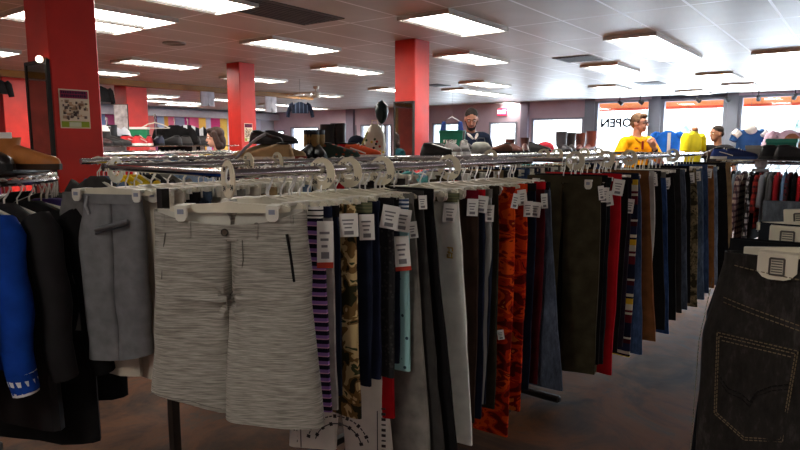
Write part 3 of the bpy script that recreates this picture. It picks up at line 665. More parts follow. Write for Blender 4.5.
ow, kw_ = A(459, 36, .185, 1.03, .42, M_whitegreen, M_oliveband, [(.13, -.025, -.17, dict(w=.055, h=.075, tilt=TR))], 'white sports trousers with a small gold emblem and green waistband', skew=.05, up=.0)
g = MB(); e = Vector((.165, -.030, -.325))
for a, b2 in (((-.012, .018), (.012, .018)), ((.012, .018), (.012, .004)), ((-.004, .018), (-.004, -.02)), ((-.012, .0), (.012, -.004)), ((-.012, -.022), (.012, -.022)), ((.008, -.004), (.008, -.022)), ((-.012, -.008), (-.012, -.022))):
    g.tube([e+Vector((a[0], 0, a[1])), e+Vector((b2[0], 0, b2[1]))], .0028, 5)
part('emblem', g, flat((170, 140, 50), .6), ow, True, 'small gold and black stitched emblem')
A(478, 40, .19, 1.0, .38, M_dkbrown, cloth((120, 20, 40)), [(.15, -.03, -.16, dict(w=.045, h=.07, tilt=TR))], 'dark brown trousers with a crimson waistband right of the white sports trousers')
A(485, 40, .19, 1.0, .38, M_navy, M_redc, [(.16, -.03, -.15, dict(w=.05, h=.07, tilt=TR))], 'navy trousers with a red waistband, two right of the white sports trousers')
A(492, 40, .195, .95, .36, bandmat([(0, (32, 38, 54)), (.8, (170, 170, 166))], 9, 1), M_gry, [(.165, -.03, -.19, dict(w=.035, h=.07, tilt=TR))], 'dark trousers with a pale side stripe left of the orange camouflage pairs')
A(499, 40, .19, 1.0, .38, cloth((52, 46, 36)), None, None, 'very dark olive trousers touching the first orange camouflage pair')
A(515, 38, .205, 1.16, .40, M_camo_or, M_camo_or, [(.175, -.03, -.15, dict(w=.03, h=.065, tilt=TR)), (.12, -.035, -.76, dict(w=.03, h=.045, tilt=TR))], 'longer orange and red camouflage trousers, left of the pair')
A(527, 40, .205, 1.08, .40, camo([(96, 20, 14), (180, 42, 18), (216, 70, 20), (124, 26, 16), (226, 126, 50)], 9, (1, 1, 1.7), 2.2), cloth((220, 70, 30)), [(.15, -.03, -.15, dict(w=.04, h=.07, tilt=TR)), (.18, -.03, -.2, dict(w=.04, h=.07, tilt=TR))], 'orange and red camouflage trousers with bright orange waistband, right of the pair')
A(536, 40, .20, 1.0, .38, M_navy, M_blk, [(.17, -.03, -.21, dict(w=.05, h=.07, tilt=TR))], 'black-navy trousers right of the orange camouflage pairs')
A(545, 40, .20, 1.0, .38, cloth((84, 20, 28)), M_redc, [(.17, -.03, -.18, dict(w=.03, h=.07, tilt=TR))], 'dark red trousers with bright red waistband near the far end of the front rack')
A(550, 40, .20, 1.02, .50, M_slate, M_blk, None, 'slate grey flared jeans at the far end of the front rack', skew=.05)
# clothes hung lower behind: pale printed shorts and a red hem
p = rp(A0, DA, .42, .98)+PA*-.02
o = thing('shorts', 'off-white shorts printed with dark lettering, low under the dark shorts', 'shorts', (p.x-.0, p.y+.05, .885), radians(-14))
part('legs', legs_mb(w=.36, L=.5, hem=.42, n=16, nz=10, fold=.004, seed=5, t=.02), M_print, o); part('waistband', band_mb(.36, n=20), M_print, o)
g = MB()
for k in range(40):
    a = pi*(.08+.84*k/39); rr = .125 if k % 2 else .095; g.box((rr*cos(a), -.030, -.57+rr*sin(a)), (.012, .002, .004 if k % 3 else .014), Matrix.Rotation(-(a-pi/2), 3, 'Y'))
part('arched_print', g, flat((60, 56, 56), .9), o, False)
for s in (-1, 1):
    g = MB()
    for k in range(9): g.box((s*.178, -.022, -.40-.021*k), (.016, .003, .010 if k % 3 else .005)); g.box((s*.155, -.026, -.42-.02*k), (.003, .003, .022))
    part('side_print', g, flat((60, 56, 56), .9), o, False)
pr = rp(A0, DA, .5, 1.13)
o = thing('shorts', 'plain bright red shorts whose hem shows below the black patterned shorts', 'shorts', (pr.x-.03, pr.y+.03, .90), radians(-28))
part('legs', legs_mb(w=.36, L=.36, hem=.38, n=14, nz=8, fold=.004, seed=15, t=.02), M_redc, o); part('waistband', band_mb(.36, n=20), M_redc, o)
# spare empty hangers jammed on the front rail
for k in (.10, .19, .235, .33, .47, .63, .8, .93, 1.22, 1.36, 1.58): put_hanger(rp(A0, DA, k), -radians(40)+rnd.uniform(-.06, .06), 'empty white clip hanger squeezed between garments on the front rack rail', 'empty hangers on the front rack', parts=True)
# dividers on the front rail
p = at_d(228, 178, 1.80); p.z = ZR; divider(p, AZA, 'largest round size divider, at the near end of the front rail above the grey shorts', '34', s=1.12, yaw=-.25)
for px, tx, lb in ((322, '36', 'round size divider on the front rail above the duck-camouflage shorts'), (349, '36', 'second round size divider right of the one above the duck-camouflage shorts'), (382, '38', 'round size divider on the front rail above the pale teal shorts'), (449, '40', 'round size divider on the front rail above the white sports trousers')):
    k = solve_k(A0, DA, px, 0, 0); divider(rp(A0, DA, k), AZA, lb, tx, yaw=.22, s=1.1)
# rear rail of the same rack (shorts at the left, empty hangers behind)
def left_shorts():
    p = rp(B0, DA, -.02); psi = radians(14)
    o = thing('shorts', 'plain grey shorts showing a welt back pocket, left of the large heather shorts', 'shorts', p, -psi)
    mb = legs_mb(w=.255, L=.665, hem=.275, rise=.50, t=.040, n=34, nz=34, fold=.0085, seed=4, gap=-.01, hip=1.06, wave=6); hem_slope(mb, .665, .0, .03, w=.13)
    part('legs', mb, flat((126, 126, 128), .92, 0, .10, 20, .3, .1), o)
    part('waistband', band_mb(.255, .038, .028, n=30), flat((130, 130, 132), .92, 0, .08, 20, .3, .1), o)
    part('pocket_welt', MB().tube([(-.05, -.046, -.245), (.0, -.050, -.232), (.10, -.047, -.205)], .0035, 6), flat((58, 58, 62), .9), o)
    part('pocket_flap', MB().tube([(-.05, -.046, -.228), (.0, -.050, -.215), (.10, -.047, -.19)], .008, 8), flat((122, 122, 125), .92), o)
    part('belt_loop', MB().tube([(-.085, -.032, -.10), (-.088, -.046, -.135), (-.08, -.038, -.17)], .006, 6), flat((140, 140, 142), .9), o)
    put_hanger(p, -psi, 'white clip hanger of the plain grey shorts at the left', HG, parts=True)
    p2 = rp(B0, DA, .035); o = thing('shorts', 'darker taupe-grey shorts half hidden behind the plain grey shorts at the left', 'shorts', p2, -radians(10))
    mb = legs_mb(w=.30, L=.56, hem=.37, rise=.40, t=.032, n=24, nz=20, fold=.007, seed=8, gap=-.01, hip=1.1); mb.xf(Matrix.Translation((-.13, 0, 0)))
    part('legs', mb, flat((118, 115, 112), .92, 0, .1, 20, .3, .1), o); part('waistband', band_mb(.30, n=24).xf(Matrix.Translation((-.13, 0, 0))), flat((124, 121, 117), .92), o); part('pocket_welt', MB().tube([(-.24, -.038, -.19), (-.16, -.036, -.195)], .0035, 6), M_blk, o)
    put_hanger(p2, -radians(10), 'white clip hanger of the darker taupe-grey shorts at the left', HG, parts=True)
left_shorts()
BG = 'hangers on the rear rail of the front rack'
def B(k, psi, h, L, hem, m, label, **kw):
    p = rp(B0, DA, k); o = pants(label, 'shorts' if L < .75 else 'trousers', p, -radians(psi), m, w=2*h, L=L, hem=hem, seed=int(k*100), n=10, nz=8, fold=.006, name='shorts' if L < .75 else 'trousers', t=kw.pop('t', .018), **kw)
    put_hanger(p, -radians(psi), 'white clip hanger along the rear rail of the front rack', BG, parts=True)
B(.07, 20, .19, .77, .40, M_cloth_cream, 'cream shorts just right of the plain grey shorts'); B(.14, 26, .18, .80, .38, flat((216, 206, 190), .9, 0, .06, 9), 'paler cream shorts with longer hem right of the plain grey shorts')
B(.215, 32, .19, .60, .42, M_blk, 'black shorts between the cream shorts and the large heather shorts'); B(.29, 38, .18, .62, .40, denim((70, 84, 104)), 'blue denim shorts behind the large heather shorts')
for i, (k, m, lb) in enumerate(((.38, M_cloth_cream, 'cream shorts behind the large heather shorts, first of three'), (.46, M_gry, 'grey shorts behind the large heather shorts'), (.54, M_cloth_cream, 'cream shorts behind the large heather shorts, middle of three'), (.63, M_tan, 'tan shorts behind the large heather shorts'), (.72, M_cloth_cream, 'cream shorts behind the large heather shorts, last of three'),
      (.83, M_ltblue, 'light blue denim shorts on the rear rail'), (.94, M_blk, 'black shorts on the rear rail of the front rack'), (1.05, M_redc, 'red shorts on the rear rail of the front rack'), (1.16, M_grey_lin, 'pale grey shorts on the rear rail of the front rack'), (1.28, M_blk, 'black shorts near the far end of the rear rail'), (1.4, M_olive, 'olive shorts near the far end of the rear rail'), (1.52, M_char, 'charcoal shorts at the far end of the rear rail'))):
    B(k, 40, .18, .58, .40, m, lb)
for i in range(22): k = .12+i*.072; put_hanger(rp(B0, DA, k+.02), -radians(40)+rnd.uniform(-.1, .1), 'empty white clip hanger along the rear rail of the front rack', 'empty hangers on the rear rail', parts=False)
divider(rp(B0, DA, .0), AZA, 'size divider seen nearly edge-on at the near end of the rear rail', None, yaw=-1.0)
for px, lb in ((249, 'round size divider on the rear rail right of the largest divider'), (278, 'smaller-looking round size divider on the rear rail, second right of the largest divider')):
    k = solve_k(B0, DA, px, 0, 0); divider(rp(B0, DA, k, ZR+.012), AZA, lb, '33', yaw=-.1)
# ------------------------------------------------------------------ second double rail: long trousers
AZC = radians(38.6); DC, PC = rack_axes(AZC); C0 = Vector((.92, 3.3, 0)); LC = 2.75
double_rack('double_rail_rack', 'second chrome double-rail rack holding the olive and red trousers', C0, AZC, LC, .82)
def Cg(px, psi, h, L, hem, m, band, tg, label, **kw):
    if px > 640: kw.setdefault('skew', .07); px -= 4
    if px > 593: kw.setdefault('up', rnd.uniform(.0, .035))
    psi = radians(psi); k = kw.pop('k', None); k = solve_k(C0, DC, px, h, psi) if k is None else k; p = rp(C0, DC, k)
    o = pants(label, 'trousers', p, -psi, m, w=2*h, L=L, hem=hem, band=band, seed=int(px)+3, fold=kw.pop('fold', .006), t=kw.pop('t', .015), **kw)
    for t_ in (tg or []): tag_parts(o, t_[0]-.155+h, t_[1], t_[2], **(t_[3] if len(t_) > 3 else {}))
    put_hanger(p, -psi, 'white clip hanger in the row along the second rack\'s near rail', 'clip hangers on the second rack', parts=k < .8); return o
oc = Cg(593, 14, .17, 1.04, .30, cloth((92, 82, 60)), None, None, 'olive brown chinos facing forward at the near end of the second rack', k=.02, sag=.012, n=24, nz=20, name='trousers', t=.026, stagger=.02, gap=-.01)
part('button', MB().tube([(0, -.024, -.118), (0, -.028, -.118)], .010, 12), M_brass, oc); part('pocket_opening', MB().tube([(-.12, -.026, -.14), (-.155, -.022, -.27)], .0025, 5), M_blk, oc); part('pocket_opening', MB().tube([(.12, -.026, -.14), (.155, -.022, -.27)], .0025, 5), M_blk, oc)
tg = lambda x=.14, z=-.17, w=.055, h=.075: (x, -.03, z, dict(w=w, h=h, tilt=TR))
Cg(601, 30, .19, 1.03, .40, cloth((66, 60, 44)), None, [tg(.165, -.17, .03, .07)], 'dark olive trousers directly behind the olive brown chinos')
Cg(607, 36, .19, 1.0, .38, M_blk, None, [tg(.15, -.19)], 'black trousers left of the red track trousers')
Cg(611, 37, .19, 1.0, .38, cloth((36, 36, 40)), None, [tg(.15, -.2)], 'black-grey trousers with tag touching the red track trousers')
orr = Cg(621, 36, .21, 1.10, .42, M_redc, M_redc, [tg(.15, -.16, .06, .085)], 'bright red track trousers with a white side stripe on the second rack')
part('side_stripe', MB().tube([(-.0+.0-.205, -.02, -.15), (-.208, -.022, -.6), (-.206, -.02, -1.16)], .006, 5), M_paper, orr)
part('front_stripe', MB().box((.095, -.0225, -.62), (.014, .004, 1.0)), flat((230, 226, 226), .8), orr, False)
Cg(628, 38, .19, 1.0, .36, M_blk, None, None, 'black trousers right of the red track trousers'); Cg(632, 38, .19, .98, .36, cloth((44, 36, 48)), None, [tg(.16, -.25, .04, .08)], 'dark plum trousers left of the serape-striped trousers')
M_serape = bandmat([(0, (30, 32, 52)), (.22, (96, 30, 40)), (.36, (206, 200, 180)), (.40, (96, 30, 40)), (.44, (214, 206, 184)), (.54, (222, 180, 50)), (.64, (30, 30, 40)), (.67, (214, 206, 184)), (.72, (40, 44, 70)), (.86, (72, 24, 34)), (.94, (200, 196, 180)), (.97, (40, 30, 40))], 2.9)
Cg(638, 38, .205, 1.07, .42, M_serape, M_navy, None, 'serape-striped trousers with yellow, white and maroon bands')
Cg(643, 38, .19, 1.04, .38, M_blue, None, None, 'dark blue jeans between the serape-striped and brown trousers'); Cg(652, 38, .20, 1.02, .44, cloth((122, 78, 46)), None, None, 'warm brown trousers right of the dark blue jeans')
Cg(657, 38, .195, .96, .30, cloth((190, 190, 184), .08), None, None, 'pale grey trousers right of the warm brown pair'); Cg(664, 38, .20, 1.0, .42, M_blk, None, [tg(.12, -.15)], 'black trousers with a white tag right of the pale grey pair')
Cg(669, 38, .195, 1.04, .40, denim((50, 76, 124)), M_gry, None, 'bright indigo jeans right of the pale grey pair'); Cg(677, 38, .20, .98, .40, M_blk, None, [tg(.12, -.16)], 'black trousers with a tag, second of the middle run on the second rack')
Cg(683, 38, .20, .98, .40, cloth((46, 44, 44)), None, None, 'charcoal-black trousers left of the slate jeans'); Cg(688, 38, .195, .98, .40, M_slate, None, None, 'slate jeans left of the tan camouflage trousers')
Cg(692, 38, .19, .98, .38, M_blk, None, None, 'black trousers touching the tan camouflage trousers'); Cg(699, 38, .20, 1.02, .40, M_camo_tan, None, [tg(.13, -.16)], 'tan camouflage trousers on the second rack')
Cg(705, 38, .195, 1.0, .40, denim((84, 104, 130)), None, [tg(.13, -.15)], 'mid blue jeans right of the tan camouflage trousers'); Cg(710, 38, .195, 1.0, .40, M_blue, None, None, 'dark blue jeans, two right of the tan camouflage trousers')
Cg(716, 38, .20, .98, .40, cloth((150, 100, 56)), None, [tg(.13, -.15)], 'caramel brown trousers near the far end of the second rack'); Cg(720, 38, .19, .98, .36, M_ltblue, None, None, 'light grey-blue jeans right of the caramel trousers')
Cg(728, 38, .20, 1.02, .46, M_blk, None, None, 'wide black trousers at the far end of the second rack'); Cg(733, 38, .195, 1.0, .40, M_tan, None, None, 'tan trousers behind the wide black pair at the far end of the second rack')
for i in range(26): put_hanger(rp(C0, DC, .1+i*.09), -radians(38)+rnd.uniform(-.1, .1), 'empty white clip hanger among the trousers of the second rack', 'empty hangers on the second rack')
G0 = C0-PC*.82
cols = [(M_blk, 'black'), (M_olive, 'olive'), (M_navy, 'navy'), (M_tan, 'tan'), (M_gry, 'grey'), (M_blue, 'blue denim'), (M_dkbrown, 'dark brown'), (M_char, 'charcoal')]
for i in range(16):
    m, c = cols[(i*5+1) % 8]; k = .08+i*.165; p = rp(G0, DC, k)
    pants('%s trousers on the far rail of the second rack, %s' % (c, 'near half' if i < 8 else 'far half'), 'trousers', p, -radians(38), m, w=.38, L=.98, hem=.38, seed=i, n=10, nz=6, fold=.006, t=.016, up=.02, group='trousers on the far rail of the second rack')
for i in range(34): put_hanger(rp(G0, DC, .04+i*.078), -radians(38)+rnd.uniform(-.12, .12), 'white clip hanger along the far rail of the second rack', 'hangers on the far rail of the second rack')
for px, o_, lb in ((568, C0, 'large round size divider above the olive brown chinos'), (605, C0, 'round size divider above the red track trousers'), (628, C0, 'round size divider above the serape-striped trousers'), (671, C0, 'round size divider above the bright indigo jeans'),
                   (490, G0, 'round size divider on the far rail, first from the left'), (543, G0, 'round size divider on the far rail, left of the brown boots'), (556, G0, 'round size divider on the far rail below the brown boots'), (583, G0, 'round size divider on the far rail, left of the yellow-shirted man\'s hand'), (597, G0, 'round size divider on the far rail under the yellow-shirted man\'s hand')):
    D = DC; k = max(.02, solve_k(o_, D, px, 0, 0)); divider(rp(o_, D, k, ZR+.012), AZC, lb, None, s=1.0, yaw=.25)
# ------------------------------------------------------------------ right foreground: black jeans on the nearest rack
AZE = radians(37); DE, PE = rack_axes(AZE); E0 = Vector((.90, 1.235, 0)); ZE = 1.322
oe = thing('single_rail_rack', 'chrome single-rail rack of jeans just outside the right edge of the picture', 'clothes rack', (E0.x, E0.y, 0), pi/2-AZE, 'chrome clothes racks')
part('rail', MB().tube([(-.25, 0, ZE-.043), (1.15, 0, ZE+.265)], .016, 10), M_chrome, oe)
for x in (-.22, 1.1): part('upright', MB().box((x, 0, (ZE+.22*x)/2-.01), (.028, .034, ZE+.22*x-.02)), M_dmetal, oe, False); part('foot', MB().box((x, 0, .03), (.04, .5, .04), bev=.01), M_dmetal, oe, False)
M_bdenim = denim((46, 43, 41), 1.7, 75); M_stitch = flat((128, 112, 84), .8); M_stitchdk = flat((16, 15, 15), .9)
def stitch(mb, pts, yoff=0, r=.0011):
    for a, b2 in zip(pts[:-1], pts[1:]):
        a = Vector(a); b2 = Vector(b2); n = max(1, int((b2-a).length/.0085))
        for k in range(n): mb.tube([a+(b2-a)*((k+.12)/n), a+(b2-a)*((k+.84)/n)], r, 4)
    return mb
def black_jeans():
    psi = radians(37); p = Vector((E0.x, E0.y, ZE)); o = thing('jeans', 'large faded black jeans with a stitched back pocket in the right foreground', 'jeans', p, -psi)
    w = .43; mb = legs_mb(w=w, L=1.04, hem=.52, rise=.30, t=.040, n=40, nz=44, fold=.004, seed=31, gap=.0, hip=1.17, wave=7, tb=.05)
    part('legs', mb, M_bdenim, o); part('waistband', band_mb(w, .044, .030, n=48), M_bdenim, o)
    part('waist_lining', band_mb(w-.012, .05, .026, n=48, over=-.002, top=-.092), flat((26, 25, 25), .9), o)
    yf = -.0425
    # back yoke, pocket with double stitching
    nrm = Vector((sin(psi), cos(psi), 0)); q0 = p+nrm*(yf-.003)
    def on_jeans(px, py):          # a picture point laid on the plane of the jeans, in the jeans' own axes
        r_ = ray(px, py); c0 = Vector((0, 0, H)); h_ = c0+r_*((q0-c0).dot(nrm)/r_.dot(nrm)); return ((h_-p).dot(Vector((cos(psi), -sin(psi), 0))), h_.z-ZE)
    def ln(x0, y0, x1, y1): a = on_jeans(x0, y0); b2 = on_jeans(x1, y1); return [(a[0]+(b2[0]-a[0])*k/4, yf-.003+(.012 if k == 0 else .003 if k == 1 else 0), a[1]+(b2[1]-a[1])*k/4) for k in range(5)]
    g = MB()
    for dy in (0, 5): stitch(g, ln(722, 298+dy, 800, 326+dy))
    part('yoke_stitching', g, M_stitch, o); part('waist_stitching', stitch(MB(), ln(733, 266, 800, 280)), M_stitch, o)
    pk = [on_jeans(717, 331), on_jeans(799, 350), on_jeans(783, 442), on_jeans(744, 440), on_jeans(714, 413)]
    yb = yf-.004; m2 = MB(); m2.prism([(x, z) for x, z in reversed(pk)], yb-.001, yb+.014); pocket = part('back_pocket', m2, M_bdenim, o, False)
    def inset(f): cx = sum(x for x, _ in pk)/5; cz = sum(z for _, z in pk)/5; return [(cx+(x-cx)*f, yb-.0025, cz+(z-cz)*f) for x, z in pk]
    g = MB(); 
    for f in (.985, .93): q = inset(f); stitch(g, q+[q[0]])
    q = inset(.86); stitch(g, [q[0], q[1]], 0)
    part('pocket_stitching', g, M_stitch, pocket)
    arc = MB(); A_ = [on_jeans(*q_) for q_ in ((717, 372), (728, 388), (742, 394), (750, 402), (756, 392), (772, 386), (790, 384))]
    stitch(arc, [(x, yb-.0025, z) for x, z in A_], 0, .0016); stitch(arc, [(x, yb-.0025, z-.010) for x, z in A_], 0, .0012); part('pocket_arcs', arc, M_stitchdk, pocket)
    for x in (-.128, .06): part('belt_loop', MB().box((x, -.0385, -.120), (.014, .007, .062), bev=.002), M_bdenim, o, False)
    sd = MB(); stitch(sd, [(-.235, -.020, -.15), (-.255, -.020, -.30), (-.258, -.020, -.6), (-.26, -.02, -1.0)]); part('side_stitching', sd, M_stitch, o)
    return p, psi
pj, psj = black_jeans()
def big_hanger(p, rz, label, tilt=0):
    o = thing('clip_hanger', label, 'hanger', p, rz, 'big clip hangers on the jeans rack'); o.rotation_euler = (0, tilt, rz)
    part('hook', MB().tube([(y, x, z) for x, y, z in hook_pts()], .003, 8), M_hook, o)
    part('bar', MB().prism([(-.18, -.078), (0, -.062), (.18, -.078), (.18, -.096), (-.18, -.096)], -.006, .006), M_cream, o, False)
    for s in (-1, 1):
        c = part('clip', clip_mb(s*.112, .072, .054, .066, -.108), flat((230, 222, 200), .45, 0, .04), o, False)
        b2 = MB(); x0 = s*.112
        for dx in (-.013, .013): b2.tube([(x0+dx, -.0470, -.090), (x0+dx, -.0470, -.124)], .0022, 6)
        for dz in (-.090, -.124): b2.tube([(x0-.013, -.0470, dz), (x0+.013, -.0470, dz)], .0022, 6)
        for k in range(5): b2.tube([(x0-.010, -.0465, -.096-.0055*k), (x0+.010, -.0465, -.096-.0055*k)], .0012, 5)
        part('buckle', b2, flat((120, 116, 108), .3, .8, .1), c)
    return o
big_hanger(pj, -psj, 'large white clip hanger with metal buckle gripping the faded black jeans')
for i, (k, m, lb, hh, tl) in enumerate(((.17, cloth((34, 38, 44)), 'dark bottle-coloured jeans behind the faded black jeans', 'middle white clip hanger with metal buckle, second above the black jeans', 0), (.34, denim((96, 104, 112)), 'grey-blue denim jeans third from the front on the right foreground rack', 'uppermost tilted white clip hanger at the right edge', -.10))):
    p = rp(E0, DE, k, ZE+.22*k); o = pants(lb, 'jeans', p, -psj, m, w=.345+.03*i, L=1.02, hem=.42, seed=60+i, n=20, nz=12, name='jeans', t=.022, up=.015); big_hanger(p, -psj, hh, tl)
p = rp(E0, DE, .085, ZE+.018); o = pants('plain black trousers whose long left edge shows beside the faded black jeans', 'trousers', p, -psj-.02, cloth((24, 25, 28)), w=.44, L=1.06, hem=.60, seed=77, n=20, nz=12, hip=1.2, t=.02)
# ------------------------------------------------------------------ round rack of jackets at the left edge
F0 = Vector((-1.93, 2.62, 0)); RF = .42; ZF = 1.30
o = thing('round_rack', 'round chrome rack of jackets with a dark top tray at the left edge', 'clothes rack', F0)
part('ring', MB().tube([(RF*cos(a*pi/24), RF*sin(a*pi/24), ZF+.012) for a in range(49)], .013, 8, False), M_chrome, o); part('upper_ring', MB().tube([(RF*.98*cos(a*pi/24), RF*.98*sin(a*pi/24), ZF+.035) for a in range(49)], .007, 6, False), M_chrome, o)
part('pole', MB().cyl((0, 0, 0), (0, 0, ZF+.05), .022), M_dmetal, o); part('tray', MB().tube([(0, 0, ZF+.045), (0, 0, ZF+.05), (0, 0, ZF+.062), (0, 0, ZF+.066)], [RF*.93, RF*.96, RF*.96, RF*.93], 40), flat((48, 40, 36), .35), o)
sp = MB()
for k in range(4): a = k*pi/2+.4; sp.tube([(0, 0, ZF), (RF*cos(a), RF*sin(a), ZF)], .008, 6)
part('spokes', sp, M_chrome, o); part('base', MB().box((0, 0, .03), (.4, .05, .05), bev=.01).box((0, 0, .03), (.05, .4, .05), bev=.01), M_dmetal, o, False)
def jacket(label, ang, m, L, sl, hood=None, name='jacket', w=.50, trim=None, t=.055):
    a = radians(ang); p = Vector((F0.x+RF*cos(a), F0.y+RF*sin(a), ZF)); rz = a; o = thing(name, label, name.replace('_', ' '), p, rz)
    part('body', top_mb(w, L, .05, t, 16, int(ang)+200), m, o)
    for s in (-1, 1):
        mb = MB(); pts = [(s*.19, 0, -.115), (s*.225, .004, -.17)]; rr = [.055, .066]
        for k in range(1, 9): f = k/8; pts.append((s*(.24+.05*f), -.008*sin(k*1.3), -.17-sl*f)); rr.append(.064-.016*f+.0015*sin(k*2.1))
        mb.tube(pts, rr, 12); c = part('sleeve', mb, m, o)
        if trim: part('cuff', MB().tube([pts[-2], (pts[-1][0], pts[-1][1], pts[-1][2]-.01)], [.052, .045], 12), trim, c)
    if hood: part('hood', MB().ell((0, .05, -.13), (.13, .07, .09), 14, 8), hood, o)
    h = put_hanger(p, rz, 'white shirt hanger in the crowded ring of the round rack', 'shirt hangers on the round rack', 'top'); return o
M_royal = flat((22, 92, 206), .85, 0, .15, 10, .3, .1); M_royal2 = flat((24, 66, 158), .85, 0, .15, 10, .3, .1); M_puff = flat((32, 30, 32), .8, 0, .2, 10, .4)
jacket('bright blue hooded jacket on the round rack at the left edge', -50, M_royal, .64, .58, M_royal, 'jacket', trim=M_royal)
jacket('darker royal blue jacket beside the bright blue one on the round rack', -39, M_royal2, .66, .56, None, 'jacket', trim=bandmat([(0, (24, 60, 140)), (.55, (220, 220, 220))], 22))
jacket('black jacket in front of the blue ones, cut by the left edge', -64, M_blk, .86, .6); jacket('long black coat nearest the left edge', -78, M_puff, .95, .62, name='coat'); jacket('black padded jacket right of the royal blue jacket', -27, M_puff, .95, .56); jacket('long black coat hanging lowest on the round rack', -12, M_blk, 1.08, .60, name='coat')
jacket('purple jacket between black jackets on the round rack', 4, flat((76, 60, 128), .85, 0, .15, 10), .66, .54); jacket('black jacket behind the purple one on the round rack', 14, M_blk, 1.0, .56); jacket('charcoal jacket on the far right of the round rack', 30, M_char, .7, .55); jacket('dark brown jacket on the far side of the round rack', 55, M_dkbrown, .7, .55); jacket('black jacket on the far side of the round rack', 80, M_blk, .7, .55)
for k in range(26):
    a = radians(-85+k*7.4+rnd.uniform(-2, 2)); put_hanger(Vector((F0.x+RF*cos(a), F0.y+RF*sin(a), ZF)), a+rnd.uniform(-.12, .12), 'white shirt hanger in the crowded ring of the round rack', 'shirt hangers on the round rack', 'top')
# ------------------------------------------------------------------ shoes
SEC = [(.143, .010, .018), (.135, .020, .050), (.122, .031, .080), (.085, .035, .088), (.04, .036, .088), (0, .037, .078), (-.05, .043, .062), (-.10, .046, .048), (-.135, .038, .040), (-.155, .022, .031), (-.166, .010, .016)]
def shoe_upper(hs=0, wide=1, shaft=.05, lo=1.0):
    mb = MB(); rs = []
    for y, w_, h_ in SEC:
        w_ *= wide; h_ *= lo; rs.append([(x*w_, y, .018+z*h_) for x, z in ((-.92, 0), (-1, .3), (-.86, .7), (-.5, .95), (0, 1.04), (.5, .95), (.86, .7), (1, .3), (.92, 0))])
    mb.rings([list(reversed(r)) for r in rs])
    if hs:
        z0 = .06; n = 14; rr = []
        for k in range(6): f = k/5; rr.append([(shaft*(.82+.18*f)*cos(2*pi*j/n), .075+.01*sin(f*3)+shaft*(1.15-.1*f)*sin(2*pi*j/n), z0+(hs-z0)*f) for j in range(n)])
        rr.append([(x*.86, .075+(y-.075)*.86, z-.01) for x, y, z in rr[-1]]); mb.rings(rr, True, True)
    return mb
def sole_mb(wide=1, th=.026, heel=0):
    pts = [(w_*wide*1.08, y) for y, w_, h_ in SEC]; poly = [(x, y) for x, y in pts]+[(-x, y) for x, y in reversed(pts)]; n = len(poly)
    mb = MB(); mb.add([(x, y*1.03, 0) for x, y in poly]+[(x, y*1.03, th) for x, y in poly], [tuple(range(n)), tuple(reversed(range(n, 2*n)))]+[((j+1) % n, j, j+n, (j+1) % n+n) for j in range(n)]); return mb
def shoe(label, p, rz, m, sole=M_black, laces=None, hs=0, name='shoe', cat='shoe', group=None, wide=1, shaft=.05, lo=1.0, rot=None, s=1.0, cuff=None, toe=None, side=None, panel=None):
    o = thing(name, label, cat, p, rz, group)
    if rot: o.rotation_euler = rot
    o.scale = (s, s, s); part('upper', shoe_upper(hs, wide, shaft, lo), m, o); part('sole', sole_mb(wide), sole, o, False)
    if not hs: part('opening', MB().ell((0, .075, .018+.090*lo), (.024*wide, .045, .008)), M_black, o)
    if laces:
        g = MB()
        for k in range(5): y = .02-.022*k; h_ = .018+(.092-.013*k*.9)*lo; g.tube([(-.024, y, h_-.008), (0, y-.004, h_+.003), (.024, y, h_-.008)], .0028, 5)
        part('laces', g, laces, o)
    if cuff: part('cuff', MB().tube([(0, .085, hs-.05), (0, .085, hs+.004)], [shaft*1.08, shaft*1.12], 14), cuff, o)
    if panel: part('shaft_panel', MB().tube([(0, .083, .085), (0, .084, .13), (0, .085, hs-.03)], [shaft*1.10, shaft*1.10, shaft*1.12], 14), panel, o)
    if toe: part('toe_cap', MB().ell((0, -.115, .034), (.042*wide, .042, .026), 12, 8), toe, o)
    if side: 
        for sx in (-1, 1): part('side_stripe', MB().tube([(sx*.046*wide, -.06, .035), (sx*.043*wide, .0, .055), (sx*.037*wide, .07, .075)], .005, 6), side, o)
    return o
M_tanl = flat((176, 104, 52), .4, 0, .15, 12); M_tan2 = flat((196, 122, 62), .38, 0, .12, 12); M_brl = flat((74, 42, 28), .4, 0, .2, 12); M_suede = flat((166, 138, 100), .9, 0, .12, 14); M_lthr = flat((34, 28, 27), .35, 0, .2, 10); M_greysh = flat((112, 108, 106), .85, 0, .15, 20); M_bootbr = flat((84, 42, 34), .45, 0, .2, 10); M_khaki = flat((140, 108, 58), .8, 0, .2, 12)
ZT = ZF+.068
def sp_at(px, d, z): a = (px-400)/FPX; return Vector((a*d, d, z))
# tan and brown ankle boots on the round tray
q = sp_at(28, 2.42, ZT); shoe('tan leather ankle boot lying with its toe to the right on the round rack', q, radians(80), M_tan2, flat((60, 40, 26), .5), None, .14, 'boot', 'boot', s=.88, shaft=.045, wide=.9)
q = sp_at(0, 2.52, ZT); shoe('second tan leather boot behind the first on the round rack', q, radians(68), M_tanl, flat((60, 40, 26), .5), None, .16, 'boot', 'boot', s=.95, shaft=.045, wide=.9)
q = sp_at(6, 2.72, ZT); shoe('dark brown boot standing at the back of the round rack tray', q, radians(95), M_brl, M_black, None, .25, 'boot', 'boot', s=1.0)
q = sp_at(-14, 2.36, ZT); shoe('dark shoe at the left edge in front of the tan boots', q, radians(60), M_lthr, M_black)
part_tag = thing('loose_tag', 'small white tag lying on the tan boots at the left edge', 'tag', sp_at(8, 2.31, ZT+.13), .3); part('card', MB().box((0, 0, 0), (.05, .004, .022)), M_paper, part_tag, False)
